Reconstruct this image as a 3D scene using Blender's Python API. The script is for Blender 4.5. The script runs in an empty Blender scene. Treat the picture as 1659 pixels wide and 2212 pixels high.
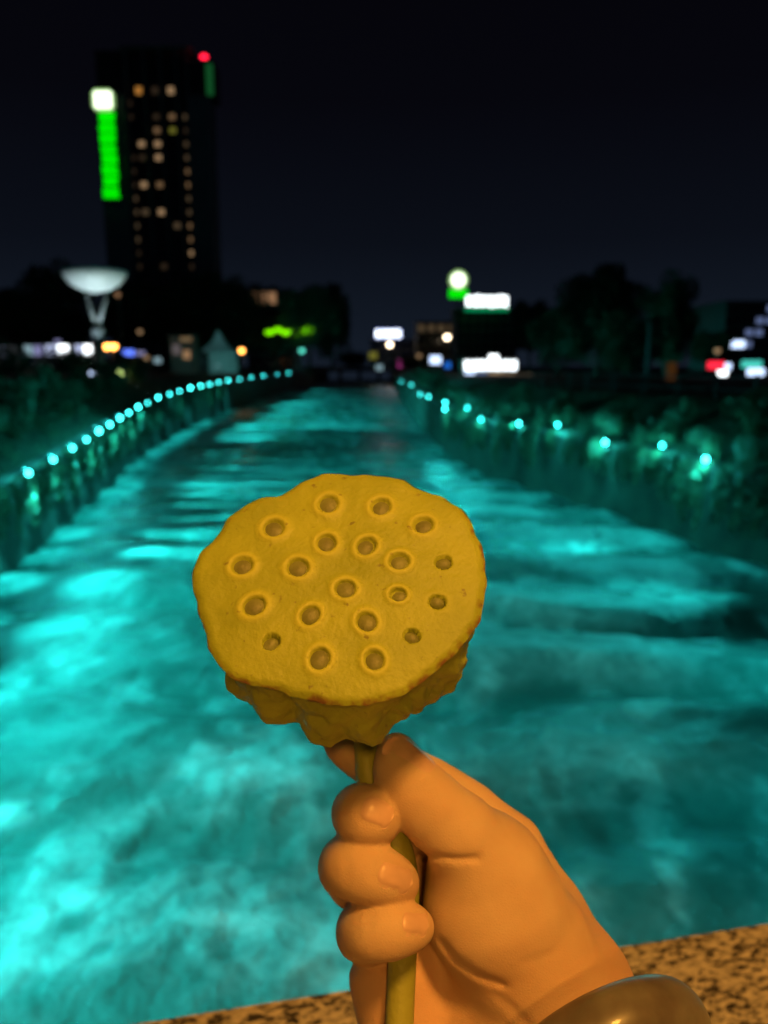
import bpy, math, random
import numpy as np
from mathutils import Vector, Matrix

random.seed(7)
rng = np.random.default_rng(7)
R = math.radians
scene = bpy.context.scene
col = scene.collection

# ------------------------------------------------------------------ camera
PITCH = R(10.9)
FPX = 1640.0                      # focal length in units of a 1659 x 2212 picture
CAMZ = 6.0                        # metres above the water
cam_d = bpy.data.cameras.new('camera')
cam = bpy.data.objects.new('camera', cam_d)
col.objects.link(cam)
cam.location = (0, 0, CAMZ)
cam.rotation_euler = (math.pi / 2 - PITCH, 0, 0)
cam_d.sensor_fit = 'VERTICAL'
cam_d.sensor_height = 36.0
cam_d.sensor_width = 27.0
cam_d.lens = 36.0 * FPX / 2212.0
cam_d.clip_start = 0.01
cam_d.clip_end = 3000
cam_d.dof.use_dof = True
cam_d.dof.focus_distance = 0.222
cam_d.dof.aperture_fstop = cam_d.lens / 2.4
scene.camera = cam

# ------------------------------------------------------------------ night sky
world = bpy.data.worlds.new('World')
scene.world = world
world.use_nodes = True
wn, wl = world.node_tree.nodes, world.node_tree.links
bg = wn['Background']
sky = wn.new('ShaderNodeTexSky')
sky.sky_type = 'NISHITA'
sky.sun_disc = False
sky.sun_elevation = R(-4.0)
sky.sun_rotation = R(180)
sky.altitude = 0
wtc = wn.new('ShaderNodeTexCoord')
wsep = wn.new('ShaderNodeSeparateXYZ')
wl.new(wtc.outputs['Generated'], wsep.inputs[0])
wramp = wn.new('ShaderNodeValToRGB')          # city glow: brighter towards the horizon, all round
wl.new(wsep.outputs['Z'], wramp.inputs[0])
cr = wramp.color_ramp
cr.elements[0].position = 0.0
cr.elements[0].color = (0.0072, 0.0115, 0.0205, 1)
cr.elements[1].position = 0.5
cr.elements[1].color = (0.0012, 0.0010, 0.0023, 1)
e = cr.elements.new(0.15); e.color = (0.0033, 0.0046, 0.0085, 1)
e = cr.elements.new(0.30); e.color = (0.0018, 0.0019, 0.0038, 1)
wadd = wn.new('ShaderNodeMix'); wadd.data_type = 'RGBA'; wadd.blend_type = 'ADD'
wadd.inputs[0].default_value = 0.002          # hardly any twilight left
wl.new(wramp.outputs[0], wadd.inputs[6])
wl.new(sky.outputs[0], wadd.inputs[7])
wl.new(wadd.outputs[2], bg.inputs[0])
bg.inputs[1].default_value = 1.0

vs = scene.view_settings
vs.view_transform = 'Standard'
vs.look = 'None'
vs.exposure = 0
vs.gamma = 1
scene.cycles.use_denoising = True
scene.cycles.sample_clamp_indirect = 4.0
scene.cycles.max_bounces = 6
scene.cycles.diffuse_bounces = 3
scene.cycles.glossy_bounces = 3
scene.cycles.transparent_max_bounces = 4

# ------------------------------------------------------------------ helpers
cp, sp_ = math.cos(PITCH), math.sin(PITCH)
CAMLOC = Vector((0, 0, CAMZ))
RIGHT = Vector((1, 0, 0)); FWD = Vector((0, cp, -sp_)); UP = Vector((0, sp_, cp))


def ray(u, v):
    return RIGHT * ((u - 829.5) / FPX) + UP * (-(v - 1106) / FPX) + FWD


def P(u, v, Y):
    """world point seen at (u, v) that stands at the distance Y"""
    d = ray(u, v)
    return CAMLOC + d * (Y / d.y)


def Cc(u, v, d):
    """camera-space point (x right, y up, z back)"""
    return np.array([(u - 829.5) / FPX * d, -(v - 1106) / FPX * d, -d])


def cam2world(a):
    a = np.asarray(a, dtype=float)
    M = np.array([[1, 0, 0], [0, sp_, cp], [0, -cp, sp_]])   # rows: camera x, y, z axes in world
    return a @ M + np.array([0, 0, CAMZ])


def tag(o, label=None, cat=None, group=None, kind=None):
    if label: o['label'] = label
    if cat: o['category'] = cat
    if group: o['group'] = group
    if kind: o['kind'] = kind
    return o


def empty(name, loc, rz=0.0):
    o = bpy.data.objects.new(name, None)
    col.objects.link(o)
    o.location = loc
    o.rotation_euler = (0, 0, rz)
    o.empty_display_size = 0.2
    return o


def mesh_obj(name, verts, faces, mat, parent=None, smooth=False):
    me = bpy.data.meshes.new(name)
    me.from_pydata([tuple(map(float, v)) for v in verts], [], [tuple(map(int, f)) for f in faces])
    me.update()
    if smooth:
        me.polygons.foreach_set('use_smooth', [True] * len(me.polygons))
    o = bpy.data.objects.new(name, me)
    col.objects.link(o)
    if mat: me.materials.append(mat)
    if parent: o.parent = parent
    return o


def inst(src, parent=None, loc=None, rz=None, scale=None):
    o = src.copy()
    col.objects.link(o)
    o.parent = parent
    if loc is not None: o.location = loc
    if rz is not None: o.rotation_euler = (0, 0, rz)
    if scale is not None: o.scale = (scale,) * 3 if not hasattr(scale, '__len__') else scale
    return o


def copy_tree(o, parent=None):
    c = o.copy()
    col.objects.link(c)
    c.parent = parent
    for ch in list(o.children):
        if ch.type != 'LIGHT': copy_tree(ch, c)
    return c


class MB:
    def __init__(s): s.v = []; s.f = []

    def box(s, c, size, rz=0.0, bev=0.0, top=1.0):
        cx, cy, cz = c; a, b, h = size[0] / 2, size[1] / 2, size[2] / 2
        ca, sa = math.cos(rz), math.sin(rz)
        if bev <= 0:
            rings = [(-h, 1.0, 0), (h, top, 0)]
        else:
            rings = [(-h, 1, bev), (-h + bev, 1, 0), (h - bev, top, 0), (h, top, bev)]
        base = len(s.v)
        for (z, k, ins) in rings:
            for (x, y) in ((-1, -1), (1, -1), (1, 1), (-1, 1)):
                X = x * (a * k - ins); Y = y * (b * k - ins)
                s.v.append((cx + X * ca - Y * sa, cy + X * sa + Y * ca, cz + z))
        n = len(rings)
        for i in range(n - 1):
            for j in range(4):
                p = base + i * 4 + j; q = base + i * 4 + (j + 1) % 4
                s.f.append((p, q, q + 4, p + 4))
        s.f.append((base + 3, base + 2, base + 1, base))
        t = base + (n - 1) * 4
        s.f.append((t, t + 1, t + 2, t + 3))
        return s

    def tube(s, pts, rad, seg=8, cap=True):
        pts = [Vector(p) for p in pts]
        if not hasattr(rad, '__len__'): rad = [rad] * len(pts)
        base = len(s.v)
        prev = None
        for i, p in enumerate(pts):
            a = pts[max(0, i - 1)]; b = pts[min(len(pts) - 1, i + 1)]
            t = (b - a).normalized()
            if prev is None:
                n = t.orthogonal().normalized()
            else:
                n = (prev - t * prev.dot(t)).normalized()
            prev = n
            bn = t.cross(n)
            for k in range(seg):
                an = 2 * math.pi * k / seg
                s.v.append(tuple(p + (n * math.cos(an) + bn * math.sin(an)) * rad[i]))
        for i in range(len(pts) - 1):
            for k in range(seg):
                p = base + i * seg + k; q = base + i * seg + (k + 1) % seg
                s.f.append((p, q, q + seg, p + seg))
        if cap:
            s.f.append(tuple(base + k for k in reversed(range(seg))))
            t = base + (len(pts) - 1) * seg
            s.f.append(tuple(t + k for k in range(seg)))
        return s

    def lathe(s, prof, c=(0, 0, 0), seg=24):
        base = len(s.v)
        for (r, z) in prof:
            for k in range(seg):
                an = 2 * math.pi * k / seg
                s.v.append((c[0] + r * math.cos(an), c[1] + r * math.sin(an), c[2] + z))
        for i in range(len(prof) - 1):
            for k in range(seg):
                p = base + i * seg + k; q = base + i * seg + (k + 1) % seg
                s.f.append((p, q, q + seg, p + seg))
        s.f.append(tuple(base + k for k in reversed(range(seg))))
        t = base + (len(prof) - 1) * seg
        s.f.append(tuple(t + k for k in range(seg)))
        return s

    def ell(s, c, r, seg=12, rings=7):
        prof = [(max(1e-4, math.sin(math.pi * i / rings)), -math.cos(math.pi * i / rings)) for i in range(rings + 1)]
        base = len(s.v)
        s.lathe(prof, (0, 0, 0), seg)
        for i in range(base, len(s.v)):
            x, y, z = s.v[i]
            s.v[i] = (c[0] + x * r[0], c[1] + y * r[1], c[2] + z * r[2])
        return s

    def build(s, name, mat, parent=None, smooth=False):
        return mesh_obj(name, s.v, s.f, mat, parent, smooth)


def vnoise(x, y, seed=0):
    """value noise, numpy"""
    xi = np.floor(x).astype(np.int64); yi = np.floor(y).astype(np.int64)
    fx = x - xi; fy = y - yi
    fx = fx * fx * (3 - 2 * fx); fy = fy * fy * (3 - 2 * fy)

    def h(a, b):
        n = (a * 374761393 + b * 668265263 + seed * 1442695041) & 0xffffffff
        n = ((n ^ (n >> 13)) * 1274126177) & 0xffffffff
        return ((n ^ (n >> 16)) & 0xffff) / 65535.0
    return (h(xi, yi) * (1 - fx) + h(xi + 1, yi) * fx) * (1 - fy) + (h(xi, yi + 1) * (1 - fx) + h(xi + 1, yi + 1) * fx) * fy


def fbm(x, y, seed=0, octv=4):
    t = 0; a = 0.5; s = 0
    for i in range(octv):
        t = t + a * vnoise(x * 2 ** i, y * 2 ** i, seed + i * 17); s += a; a *= 0.5
    return t / s


# ------------------------------------------------------------------ materials
def pmat(name, colr, rough=0.7, var=0.25, scale=4.0, bump=0.15, bscale=None, metal=0.0, spec=0.5, second=None):
    m = bpy.data.materials.new(name)
    m.use_nodes = True
    n, l = m.node_tree.nodes, m.node_tree.links
    b = n['Principled BSDF']
    b.inputs['Roughness'].default_value = rough
    b.inputs['Metallic'].default_value = metal
    b.inputs['Specular IOR Level'].default_value = spec
    tc = n.new('ShaderNodeTexCoord')
    nz = n.new('ShaderNodeTexNoise')
    nz.inputs['Scale'].default_value = scale
    nz.inputs['Detail'].default_value = 6
    l.new(tc.outputs['Object'], nz.inputs['Vector'])
    rp = n.new('ShaderNodeValToRGB')
    c2 = second or tuple(c * (1 - var) for c in colr)
    rp.color_ramp.elements[0].position = 0.35
    rp.color_ramp.elements[1].position = 0.68
    rp.color_ramp.elements[0].color = (*c2, 1)
    rp.color_ramp.elements[1].color = (*colr, 1)
    l.new(nz.outputs['Fac'], rp.inputs[0])
    l.new(rp.outputs[0], b.inputs['Base Color'])
    if bump > 0:
        n2 = n.new('ShaderNodeTexNoise')
        n2.inputs['Scale'].default_value = bscale or scale * 6
        n2.inputs['Detail'].default_value = 5
        l.new(tc.outputs['Object'], n2.inputs['Vector'])
        bp = n.new('ShaderNodeBump')
        bp.inputs['Strength'].default_value = bump
        bp.inputs['Distance'].default_value = 0.02
        l.new(n2.outputs['Fac'], bp.inputs['Height'])
        l.new(bp.outputs[0], b.inputs['Normal'])
    return m


def emat(name, colr, strength):
    m = bpy.data.materials.new(name)
    m.use_nodes = True
    n = m.node_tree.nodes
    b = n['Principled BSDF']
    b.inputs['Base Color'].default_value = (*[min(1, c) * 0.5 for c in colr], 1)
    b.inputs['Emission Color'].default_value = (*colr, 1)
    b.inputs['Emission Strength'].default_value = strength
    b.inputs['Roughness'].default_value = 0.4
    return m


M = {}
M['concrete'] = pmat('wall_concrete', (0.085, 0.095, 0.08), 0.9, 0.45, 0.9, 0.5, 6)
M['moss_wall'] = pmat('mossy_wall', (0.045, 0.055, 0.04), 0.95, 0.6, 0.8, 0.6, 6)
M['coping'] = pmat('coping_stone', (0.12, 0.125, 0.11), 0.85, 0.3, 2.0, 0.3)
M['soil'] = pmat('bank_soil', (0.045, 0.06, 0.03), 0.95, 0.5, 0.6, 0.6, 3)
M['pave'] = pmat('pavement_stone', (0.30, 0.28, 0.26), 0.85, 0.3, 3, 0.3)
M['leafA'] = pmat('leaf_green', (0.075, 0.125, 0.06), 0.55, 0.5, 1.5, 0)
M['leafB'] = pmat('leaf_dark', (0.04, 0.07, 0.025), 0.6, 0.5, 1.5, 0)
M['leafC'] = pmat('leaf_pale', (0.12, 0.17, 0.09), 0.5, 0.4, 1.5, 0)
M['bark'] = pmat('bark', (0.10, 0.075, 0.05), 0.9, 0.5, 5, 0.6)
M['metal'] = pmat('dark_painted_metal', (0.04, 0.045, 0.05), 0.45, 0.3, 8, 0.05, metal=0.6)
M['pole'] = pmat('grey_pole', (0.22, 0.23, 0.23), 0.5, 0.25, 6, 0.05, metal=0.3)
M['white'] = pmat('white_paint', (0.72, 0.73, 0.72), 0.5, 0.1, 3, 0.05)
M['facade'] = pmat('tower_cladding', (0.17, 0.19, 0.22), 0.6, 0.2, 0.15, 0.1)
M['facade_dark'] = pmat('tower_dark_glass', (0.02, 0.024, 0.03), 0.3, 0.4, 0.3, 0.0)
M['render_grey'] = pmat('grey_render', (0.16, 0.16, 0.155), 0.85, 0.3, 0.5, 0.2)
M['render_tan'] = pmat('tan_render', (0.26, 0.22, 0.18), 0.85, 0.3, 0.5, 0.2)
M['tent'] = pmat('tent_canvas', (0.62, 0.66, 0.64), 0.7, 0.15, 1.2, 0.15)
M['dark_glass'] = pmat('unlit_window_glass', (0.012, 0.014, 0.018), 0.15, 0.3, 1, 0)
M['rubber'] = pmat('tyre_rubber', (0.02, 0.02, 0.02), 0.8, 0.2, 5, 0.1)
M['carA'] = pmat('car_paint_grey', (0.25, 0.26, 0.28), 0.3, 0.1, 2, 0)
M['carB'] = pmat('car_paint_dark', (0.05, 0.05, 0.06), 0.3, 0.1, 2, 0)
M['asphalt'] = pmat('asphalt', (0.05, 0.05, 0.05), 0.9, 0.3, 2, 0.3)

CYAN = (0.030, 1.0, 0.97)
M['e_cyan'] = emat('cyan_lamp_glow', (0.10, 1.0, 0.97), 26)
M['e_green'] = emat('green_sign_glow', (0.0, 1.0, 0.0), 0.85)
M['e_dimgreen'] = emat('dim_green_sign_glow', (0.05, 0.6, 0.15), 0.10)
M['e_lime'] = emat('lime_foliage_glow', (0.25, 1.0, 0.0), 1.3)
M['e_white'] = emat('white_sign_glow', (0.90, 0.97, 1.0), 3.5)
M['e_logo'] = emat('pale_logo_glow', (0.86, 1.0, 0.72), 2.6)
M['e_logo_rim'] = emat('logo_edge_glow', (0.35, 0.62, 0.22), 0.7)
M['e_warm'] = emat('warm_lamp_glow', (1.0, 0.78, 0.52), 9)
M['e_orange'] = emat('orange_lamp_glow', (1.0, 0.38, 0.07), 9)
M['e_blue'] = emat('blue_sign_glow', (0.10, 0.20, 1.0), 1.6)
M['e_bluewhite'] = emat('blue_white_glow', (0.55, 0.70, 1.0), 2.2)
M['e_softblue'] = emat('soft_blue_window', (0.35, 0.48, 0.95), 0.30)
M['e_red'] = emat('red_light_glow', (1.0, 0.02, 0.05), 1.6)
M['e_pink'] = emat('pink_sign_glow', (1.0, 0.10, 0.55), 0.7)
M['e_yellow'] = emat('yellow_light_glow', (1.0, 0.68, 0.02), 1.6)
M['e_teal'] = emat('teal_sign_glow', (0.08, 0.75, 0.62), 0.9)
M['e_flood'] = emat('yellow_green_flood_glow', (0.75, 1.0, 0.30), 8)
M['e_shop'] = emat('shop_front_glow', (0.62, 0.70, 0.95), 0.75)
M['e_tanwin'] = emat('tan_lit_window', (0.95, 0.50, 0.25), 0.30)
for i, (c, s) in enumerate([((1.0, 0.62, 0.32), 0.40), ((1.0, 0.58, 0.28), 0.19), ((1.0, 0.66, 0.36), 0.085), ((1.0, 0.62, 0.35), 0.03), ((1.0, 0.42, 0.08), 0.55), ((0.75, 0.72, 0.10), 0.22)]):
    M['w%d' % i] = emat('room_light_%s' % 'bright medium dim faint orange olive'.split()[i], c, s * 0.8)

# ================================================================== SETTING
LY = np.array([-30, -2, 21, 30, 38, 47.5, 58, 72, 100, 135, 200, 288, 340.])
LX = np.array([-4, -7.5, -11.0, -12.5, -13.9, -15.7, -17.3, -18.9, -20.8, -22, -23.2, -24, -24.2])
RY = np.array([-30, -2, 14, 22, 27, 32, 36, 41, 48, 59, 80, 120, 168, 288, 340.])
RX = np.array([22, 16.5, 13.2, 11.4, 10.3, 9.0, 7.6, 5.7, 4.7, 4.0, 3.6, 3.3, 3.1, 2.6, 2.5])
_yy = np.linspace(-30, 340, 1481)


def _smooth(a, k=17):
    p = np.pad(a, k // 2, mode='edge')
    return np.convolve(p, np.ones(k) / k, mode='valid')


_lx = _smooth(np.interp(_yy, LY, LX)); _rx = _smooth(np.interp(_yy, RY, RX), 13)
_lz = _smooth(np.interp(_yy, [-30, 25, 40, 60, 100, 160, 340], [2.4, 2.5, 3.0, 3.55, 3.9, 4.1, 4.3]))
_rz = _smooth(np.interp(_yy, [-30, 24, 32, 60, 340], [2.7, 2.75, 3.0, 3.3, 3.6]))
lx = lambda y: float(np.interp(y, _yy, _lx))
rx = lambda y: float(np.interp(y, _yy, _rx))
lz = lambda y: float(np.interp(y, _yy, _lz))
rz_ = lambda y: float(np.interp(y, _yy, _rz))

ys_bank = np.concatenate([np.arange(-30, 60, 0.75), np.arange(60, 120, 2), np.arange(120, 341, 5)])


def sweep(name, profs, mat, smooth=False):
    """profs: list over y of list of (x, z)"""
    n = len(profs[0]); v = []; f = []
    for y, pr in zip(ys_bank, profs):
        for (x, z) in pr: v.append((x, y, z))
    for i in range(len(profs) - 1):
        for j in range(n - 1):
            a = i * n + j
            f.append((a, a + 1, a + n + 1, a + n))
    return mesh_obj(name, v, f, mat, None, smooth)


for side, X, Z, word in ((-1, lx, lz, 'left'), (1, rx, rz_, 'right')):
    wallp = []; cop = []; gr = []
    for y in ys_bank:
        x = X(y); z = Z(y)
        j = lambda k: 0.06 * (float(fbm(np.array(y * 0.7 + k * 7.1), np.array(k * 1.7 + side)))-0.5)
        wallp.append([(x + side * 0.0, -1.5), (x + side * (0.0 + j(0)), 0.0), (x + side * (0.10 + j(1)), z * 0.3),
                      (x + side * (0.2 + j(2)), z * 0.65), (x + side * 0.3, z - 0.22), (x + side * 0.9, z - 0.22)])
        a = x + side * 0.24
        cop.append([(a, z - 0.22), (a, z - 0.03), (a + side * 0.03, z), (a + side * 0.55, z), (a + side * 0.58, z - 0.03), (a + side * 0.58, z - 0.22), (a, z - 0.22)])
        g0 = x + side * 0.8
        n1 = 0.35 * (float(fbm(np.array(y * 0.3), np.array(side * 3.3))) - 0.5)
        gl = 5.0 if side < 0 else 4.6
        gr.append([(g0 - side * 0.4, z - 0.30), (g0, z - 0.06), (g0 + side * 1.5, z + 0.45 + n1), (g0 + side * 3.2, (z + gl) / 2 + 0.4 + n1),
                   (g0 + side * 5.5, gl + n1 * 0.3), (g0 + side * 9, gl), (g0 + side * 60, gl), (side * 500, gl)])
    w = sweep('river_wall', wallp, M['concrete'] if side < 0 else M['moss_wall'])
    tag(w, 'stained concrete river wall along the %s bank' % word, 'wall')
    c = sweep('coping', cop, M['coping']); c.parent = w
    g = sweep('ground_%s_bank' % word, gr, M['soil'])
    g['kind'] = 'structure'
g = mesh_obj('ground_far', [(-500, 338, 4.55), (500, 338, 4.55), (900, 1600, 4.55), (-900, 1600, 4.55)], [(0, 1, 2, 3)], M['soil'])
g['kind'] = 'structure'

# ------------------------------------------------------------------ river
rows = [-28.0, -20, -12, -6, -2, 0.0]
y = 1.0
while y < 345:
    rows.append(y); y += max(0.10, 0.0085 * y)
rows = np.array(rows)
NC = 190
tt = np.linspace(0, 1, NC)
xl = np.interp(rows, _yy, _lx) - 0.6; xr = np.interp(rows, _yy, _rx) + 0.6
GX = xl[:, None] * (1 - tt) + xr[:, None] * tt
GY = np.repeat(rows[:, None], NC, 1)
GS = tt[None, :].repeat(len(rows), 0)
# standing waves across the current plus chop; everything in metres
w1 = fbm(GX * 0.13, GY * 0.10, 3, 3); w2 = fbm(GX * 0.35, GY * 0.35, 9, 3)
ph = GY * 1.55 + 6.0 * w1 + 0.10 * GX
amp = 0.05 + 0.17 * np.clip(fbm(GX * 0.10, GY * 0.07, 21, 3) * 2.2 - 0.6, 0, 1)
near = np.clip((GY - 2) / 14.0, 0.35, 1)
h = amp * near * (np.sin(ph) + 0.35 * np.sin(2 * ph + 3 * w2))
h += 0.16 * (fbm(GX * 0.55 + 0.3 * w1, GY * 0.85, 5, 3) - 0.5)
far = np.clip(1.2 - GY / 60, 0.15, 1)
rg1 = 1 - np.abs(2 * fbm(GX * 0.85 + 0.9 * w2, GY * 0.62 + 0.9 * w1, 31, 3) - 1); rg2 = 1 - np.abs(2 * vnoise(GX * 2.3 + 2 * w2, GY * 1.7 + 2 * w1, 37) - 1)
h += far * (0.075 * (rg1 - 0.5) + 0.035 * (rg2 - 0.4)) + 0.09 * far * (fbm(GX * 1.9, GY * 1.5, 31, 4) - 0.5)
h -= np.clip((0.05 - np.minimum(GS, 1 - GS)) / 0.05, 0, 1) * 0.05
verts = np.stack([GX, GY, h], -1).reshape(-1, 3)
nr = len(rows)
ii = np.arange((nr - 1) * NC).reshape(nr - 1, NC)[:, :-1].ravel()
faces = np.stack([ii, ii + 1, ii + NC + 1, ii + NC], -1)
# foam streaks, plus light and dark wave bands painted into the colour
fo = fbm(GX * 0.30 + 1.6 * w2, GY * 0.13 + 1.2 * w1, 51, 5)
fo2 = fbm(GX * 1.3 + 2.0 * w2, GY * 0.75 + 2.0 * w1, 71, 5)
light_band = np.clip(0.5 + 0.5 * np.sin(ph + 0.6) + 0.9 * (fbm(GX * 0.22 + w2, GY * 0.5, 133, 4) - 0.5), 0, 1)   # bands of light along the waves, painted as paler water
foam_and_light = light_band * np.clip((fo - 0.33) * 3.2, 0.12, 1) * (0.28 + 0.30 * np.clip((GY - 8) / 14, 0, 1)) + np.clip((fo2 - 0.55) * 4.0, 0, 1) * 0.45


def blob(u, v, ru, rv, a):
    """a patch of foam at the place on the water seen there, sized in metres"""
    d = ray(u, v); t = CAMZ / -d.z
    x0, y0 = d.x * t, d.y * t
    q = ((GX - x0) / ru) ** 2 + ((GY - y0) / rv) ** 2
    return a * np.exp(-q) * np.clip(0.25 + 1.6 * (fbm(GX * 2.6 + 1.5 * w2, GY * 2.2, 91, 4) - 0.28) * 1.6, 0, 1.3)


for a in [(1385, 1690, 0.42, 0.7, 1.5), (1425, 1800, 0.22, 0.6, 0.9), (1440, 1890, 0.12, 0.45, 0.9), (1460, 1960, 0.06, 0.3, 0.9),
          (520, 1660, 1.1, 0.6, 0.8), (20, 1755, 0.3, 0.3, 1.2), (130, 1960, 0.8, 0.9, 0.7), (420, 1950, 0.9, 0.8, 0.6), (600, 1960, 0.7, 0.7, 0.6),
          (640, 2010, 0.6, 0.5, 0.5), (200, 2080, 0.5, 0.3, 0.6), (1240, 1180, 2.0, 0.5, 1.0), (1420, 1260, 1.4, 0.5, 1.0), (1180, 1350, 0.4, 0.25, 0.8)]:
    foam_and_light = foam_and_light + 0.75 * blob(*a)
foam_and_light = np.clip(foam_and_light + far * 0.5 * np.clip(rg1 * rg2 - 0.62, 0, 0.4), 0, 1)      # flecks of foam on the small crests
me = bpy.data.meshes.new('river')
me.from_pydata(verts.tolist(), [], faces.tolist())
me.update()
me.polygons.foreach_set('use_smooth', [True] * len(me.polygons))
at_ = me.attributes.new('foam_and_light', 'FLOAT', 'POINT')
at_.data.foreach_set('value', foam_and_light.ravel().astype(np.float32))
river = bpy.data.objects.new('river', me)
col.objects.link(river)
river['kind'] = 'structure'
m = bpy.data.materials.new('turbid_river_water')
m.use_nodes = True
n, l = m.node_tree.nodes, m.node_tree.links
b = n['Principled BSDF']
b.inputs['IOR'].default_value = 1.33
fa = n.new('ShaderNodeAttribute'); fa.attribute_name = 'foam_and_light'
tc = n.new('ShaderNodeTexCoord')
mx = n.new('ShaderNodeMix'); mx.data_type = 'RGBA'
mx.inputs[6].default_value = (0.040, 0.150, 0.135, 1)
mx.inputs[7].default_value = (0.44, 0.70, 0.69, 1)
fn = n.new('ShaderNodeTexNoise'); fn.inputs['Scale'].default_value = 1.9; fn.inputs['Detail'].default_value = 8; fn.inputs['Roughness'].default_value = 0.66; fn.inputs['Distortion'].default_value = 0.9
l.new(tc.outputs['Object'], fn.inputs['Vector'])
fm = n.new('ShaderNodeMapRange'); fm.inputs[1].default_value = 0.36; fm.inputs[2].default_value = 0.68; fm.inputs[3].default_value = 0.5; fm.inputs[4].default_value = 1.5
l.new(fn.outputs['Fac'], fm.inputs[0])
fx_ = n.new('ShaderNodeMath'); fx_.operation = 'MULTIPLY'; fx_.use_clamp = True
l.new(fa.outputs['Fac'], fx_.inputs[0]); l.new(fm.outputs[0], fx_.inputs[1])
wm_ = n.new('ShaderNodeMapping'); wm_.inputs['Scale'].default_value = (1.25, 0.8, 1); wm_.inputs['Rotation'].default_value = (0, 0, R(24))
l.new(tc.outputs['Object'], wm_.inputs['Vector'])
wz = n.new('ShaderNodeTexNoise'); wz.noise_type = 'RIDGED_MULTIFRACTAL'; wz.inputs['Scale'].default_value = 0.9; wz.inputs['Detail'].default_value = 6; wz.inputs['Roughness'].default_value = 0.55; wz.inputs['Distortion'].default_value = 0.7
l.new(wm_.outputs[0], wz.inputs['Vector'])
wr_ = n.new('ShaderNodeMapRange'); wr_.inputs[1].default_value = 0.62; wr_.inputs[2].default_value = 1.15; wr_.inputs[3].default_value = 0.0; wr_.inputs[4].default_value = 0.75
l.new(wz.outputs['Fac'], wr_.inputs[0])
fz = n.new('ShaderNodeMath'); fz.operation = 'ADD'; fz.use_clamp = True
wk = n.new('ShaderNodeMath'); wk.operation = 'MULTIPLY'
l.new(fn.outputs['Fac'], wk.inputs[0]); l.new(wr_.outputs[0], wk.inputs[1])
l.new(fx_.outputs[0], fz.inputs[0]); l.new(wk.outputs[0], fz.inputs[1])
l.new(fz.outputs[0], mx.inputs[0])
l.new(mx.outputs[2], b.inputs['Base Color'])
mr = n.new('ShaderNodeMapRange')
mr.inputs[3].default_value = 0.16; mr.inputs[4].default_value = 0.6
l.new(fa.outputs['Fac'], mr.inputs[0]); l.new(mr.outputs[0], b.inputs['Roughness'])
nz = n.new('ShaderNodeTexNoise'); nz.inputs['Scale'].default_value = 2.6; nz.inputs['Detail'].default_value = 7; nz.inputs['Roughness'].default_value = 0.6
l.new(tc.outputs['Object'], nz.inputs['Vector'])
bp = n.new('ShaderNodeBump'); bp.inputs['Strength'].default_value = 0.55; bp.inputs['Distance'].default_value = 0.12
l.new(nz.outputs['Fac'], bp.inputs['Height'])
nz3 = n.new('ShaderNodeTexNoise'); nz3.inputs['Scale'].default_value = 8.0; nz3.inputs['Detail'].default_value = 5
l.new(tc.outputs['Object'], nz3.inputs['Vector'])
bp3 = n.new('ShaderNodeBump'); bp3.inputs['Strength'].default_value = 0.5; bp3.inputs['Distance'].default_value = 0.05
l.new(nz3.outputs['Fac'], bp3.inputs['Height']); l.new(bp.outputs[0], bp3.inputs['Normal']); l.new(bp3.outputs[0], b.inputs['Normal'])
me.materials.append(m)

# ------------------------------------------------------------------ the bridge one stands on
BA = R(11.2)                          # the parapet runs at an angle to the view
bdir = Vector((math.cos(BA), math.sin(BA), 0)); bnor = Vector((-math.sin(BA), math.cos(BA), 0))
e0 = P(829.5, 2110, 0.6); t_ = (CAMZ - 5.5) / -ray(829.5, 2110).z
edge = CAMLOC + ray(829.5, 2110) * t_    # a point of the far edge of the coping, 0.5 m below the eye


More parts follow.
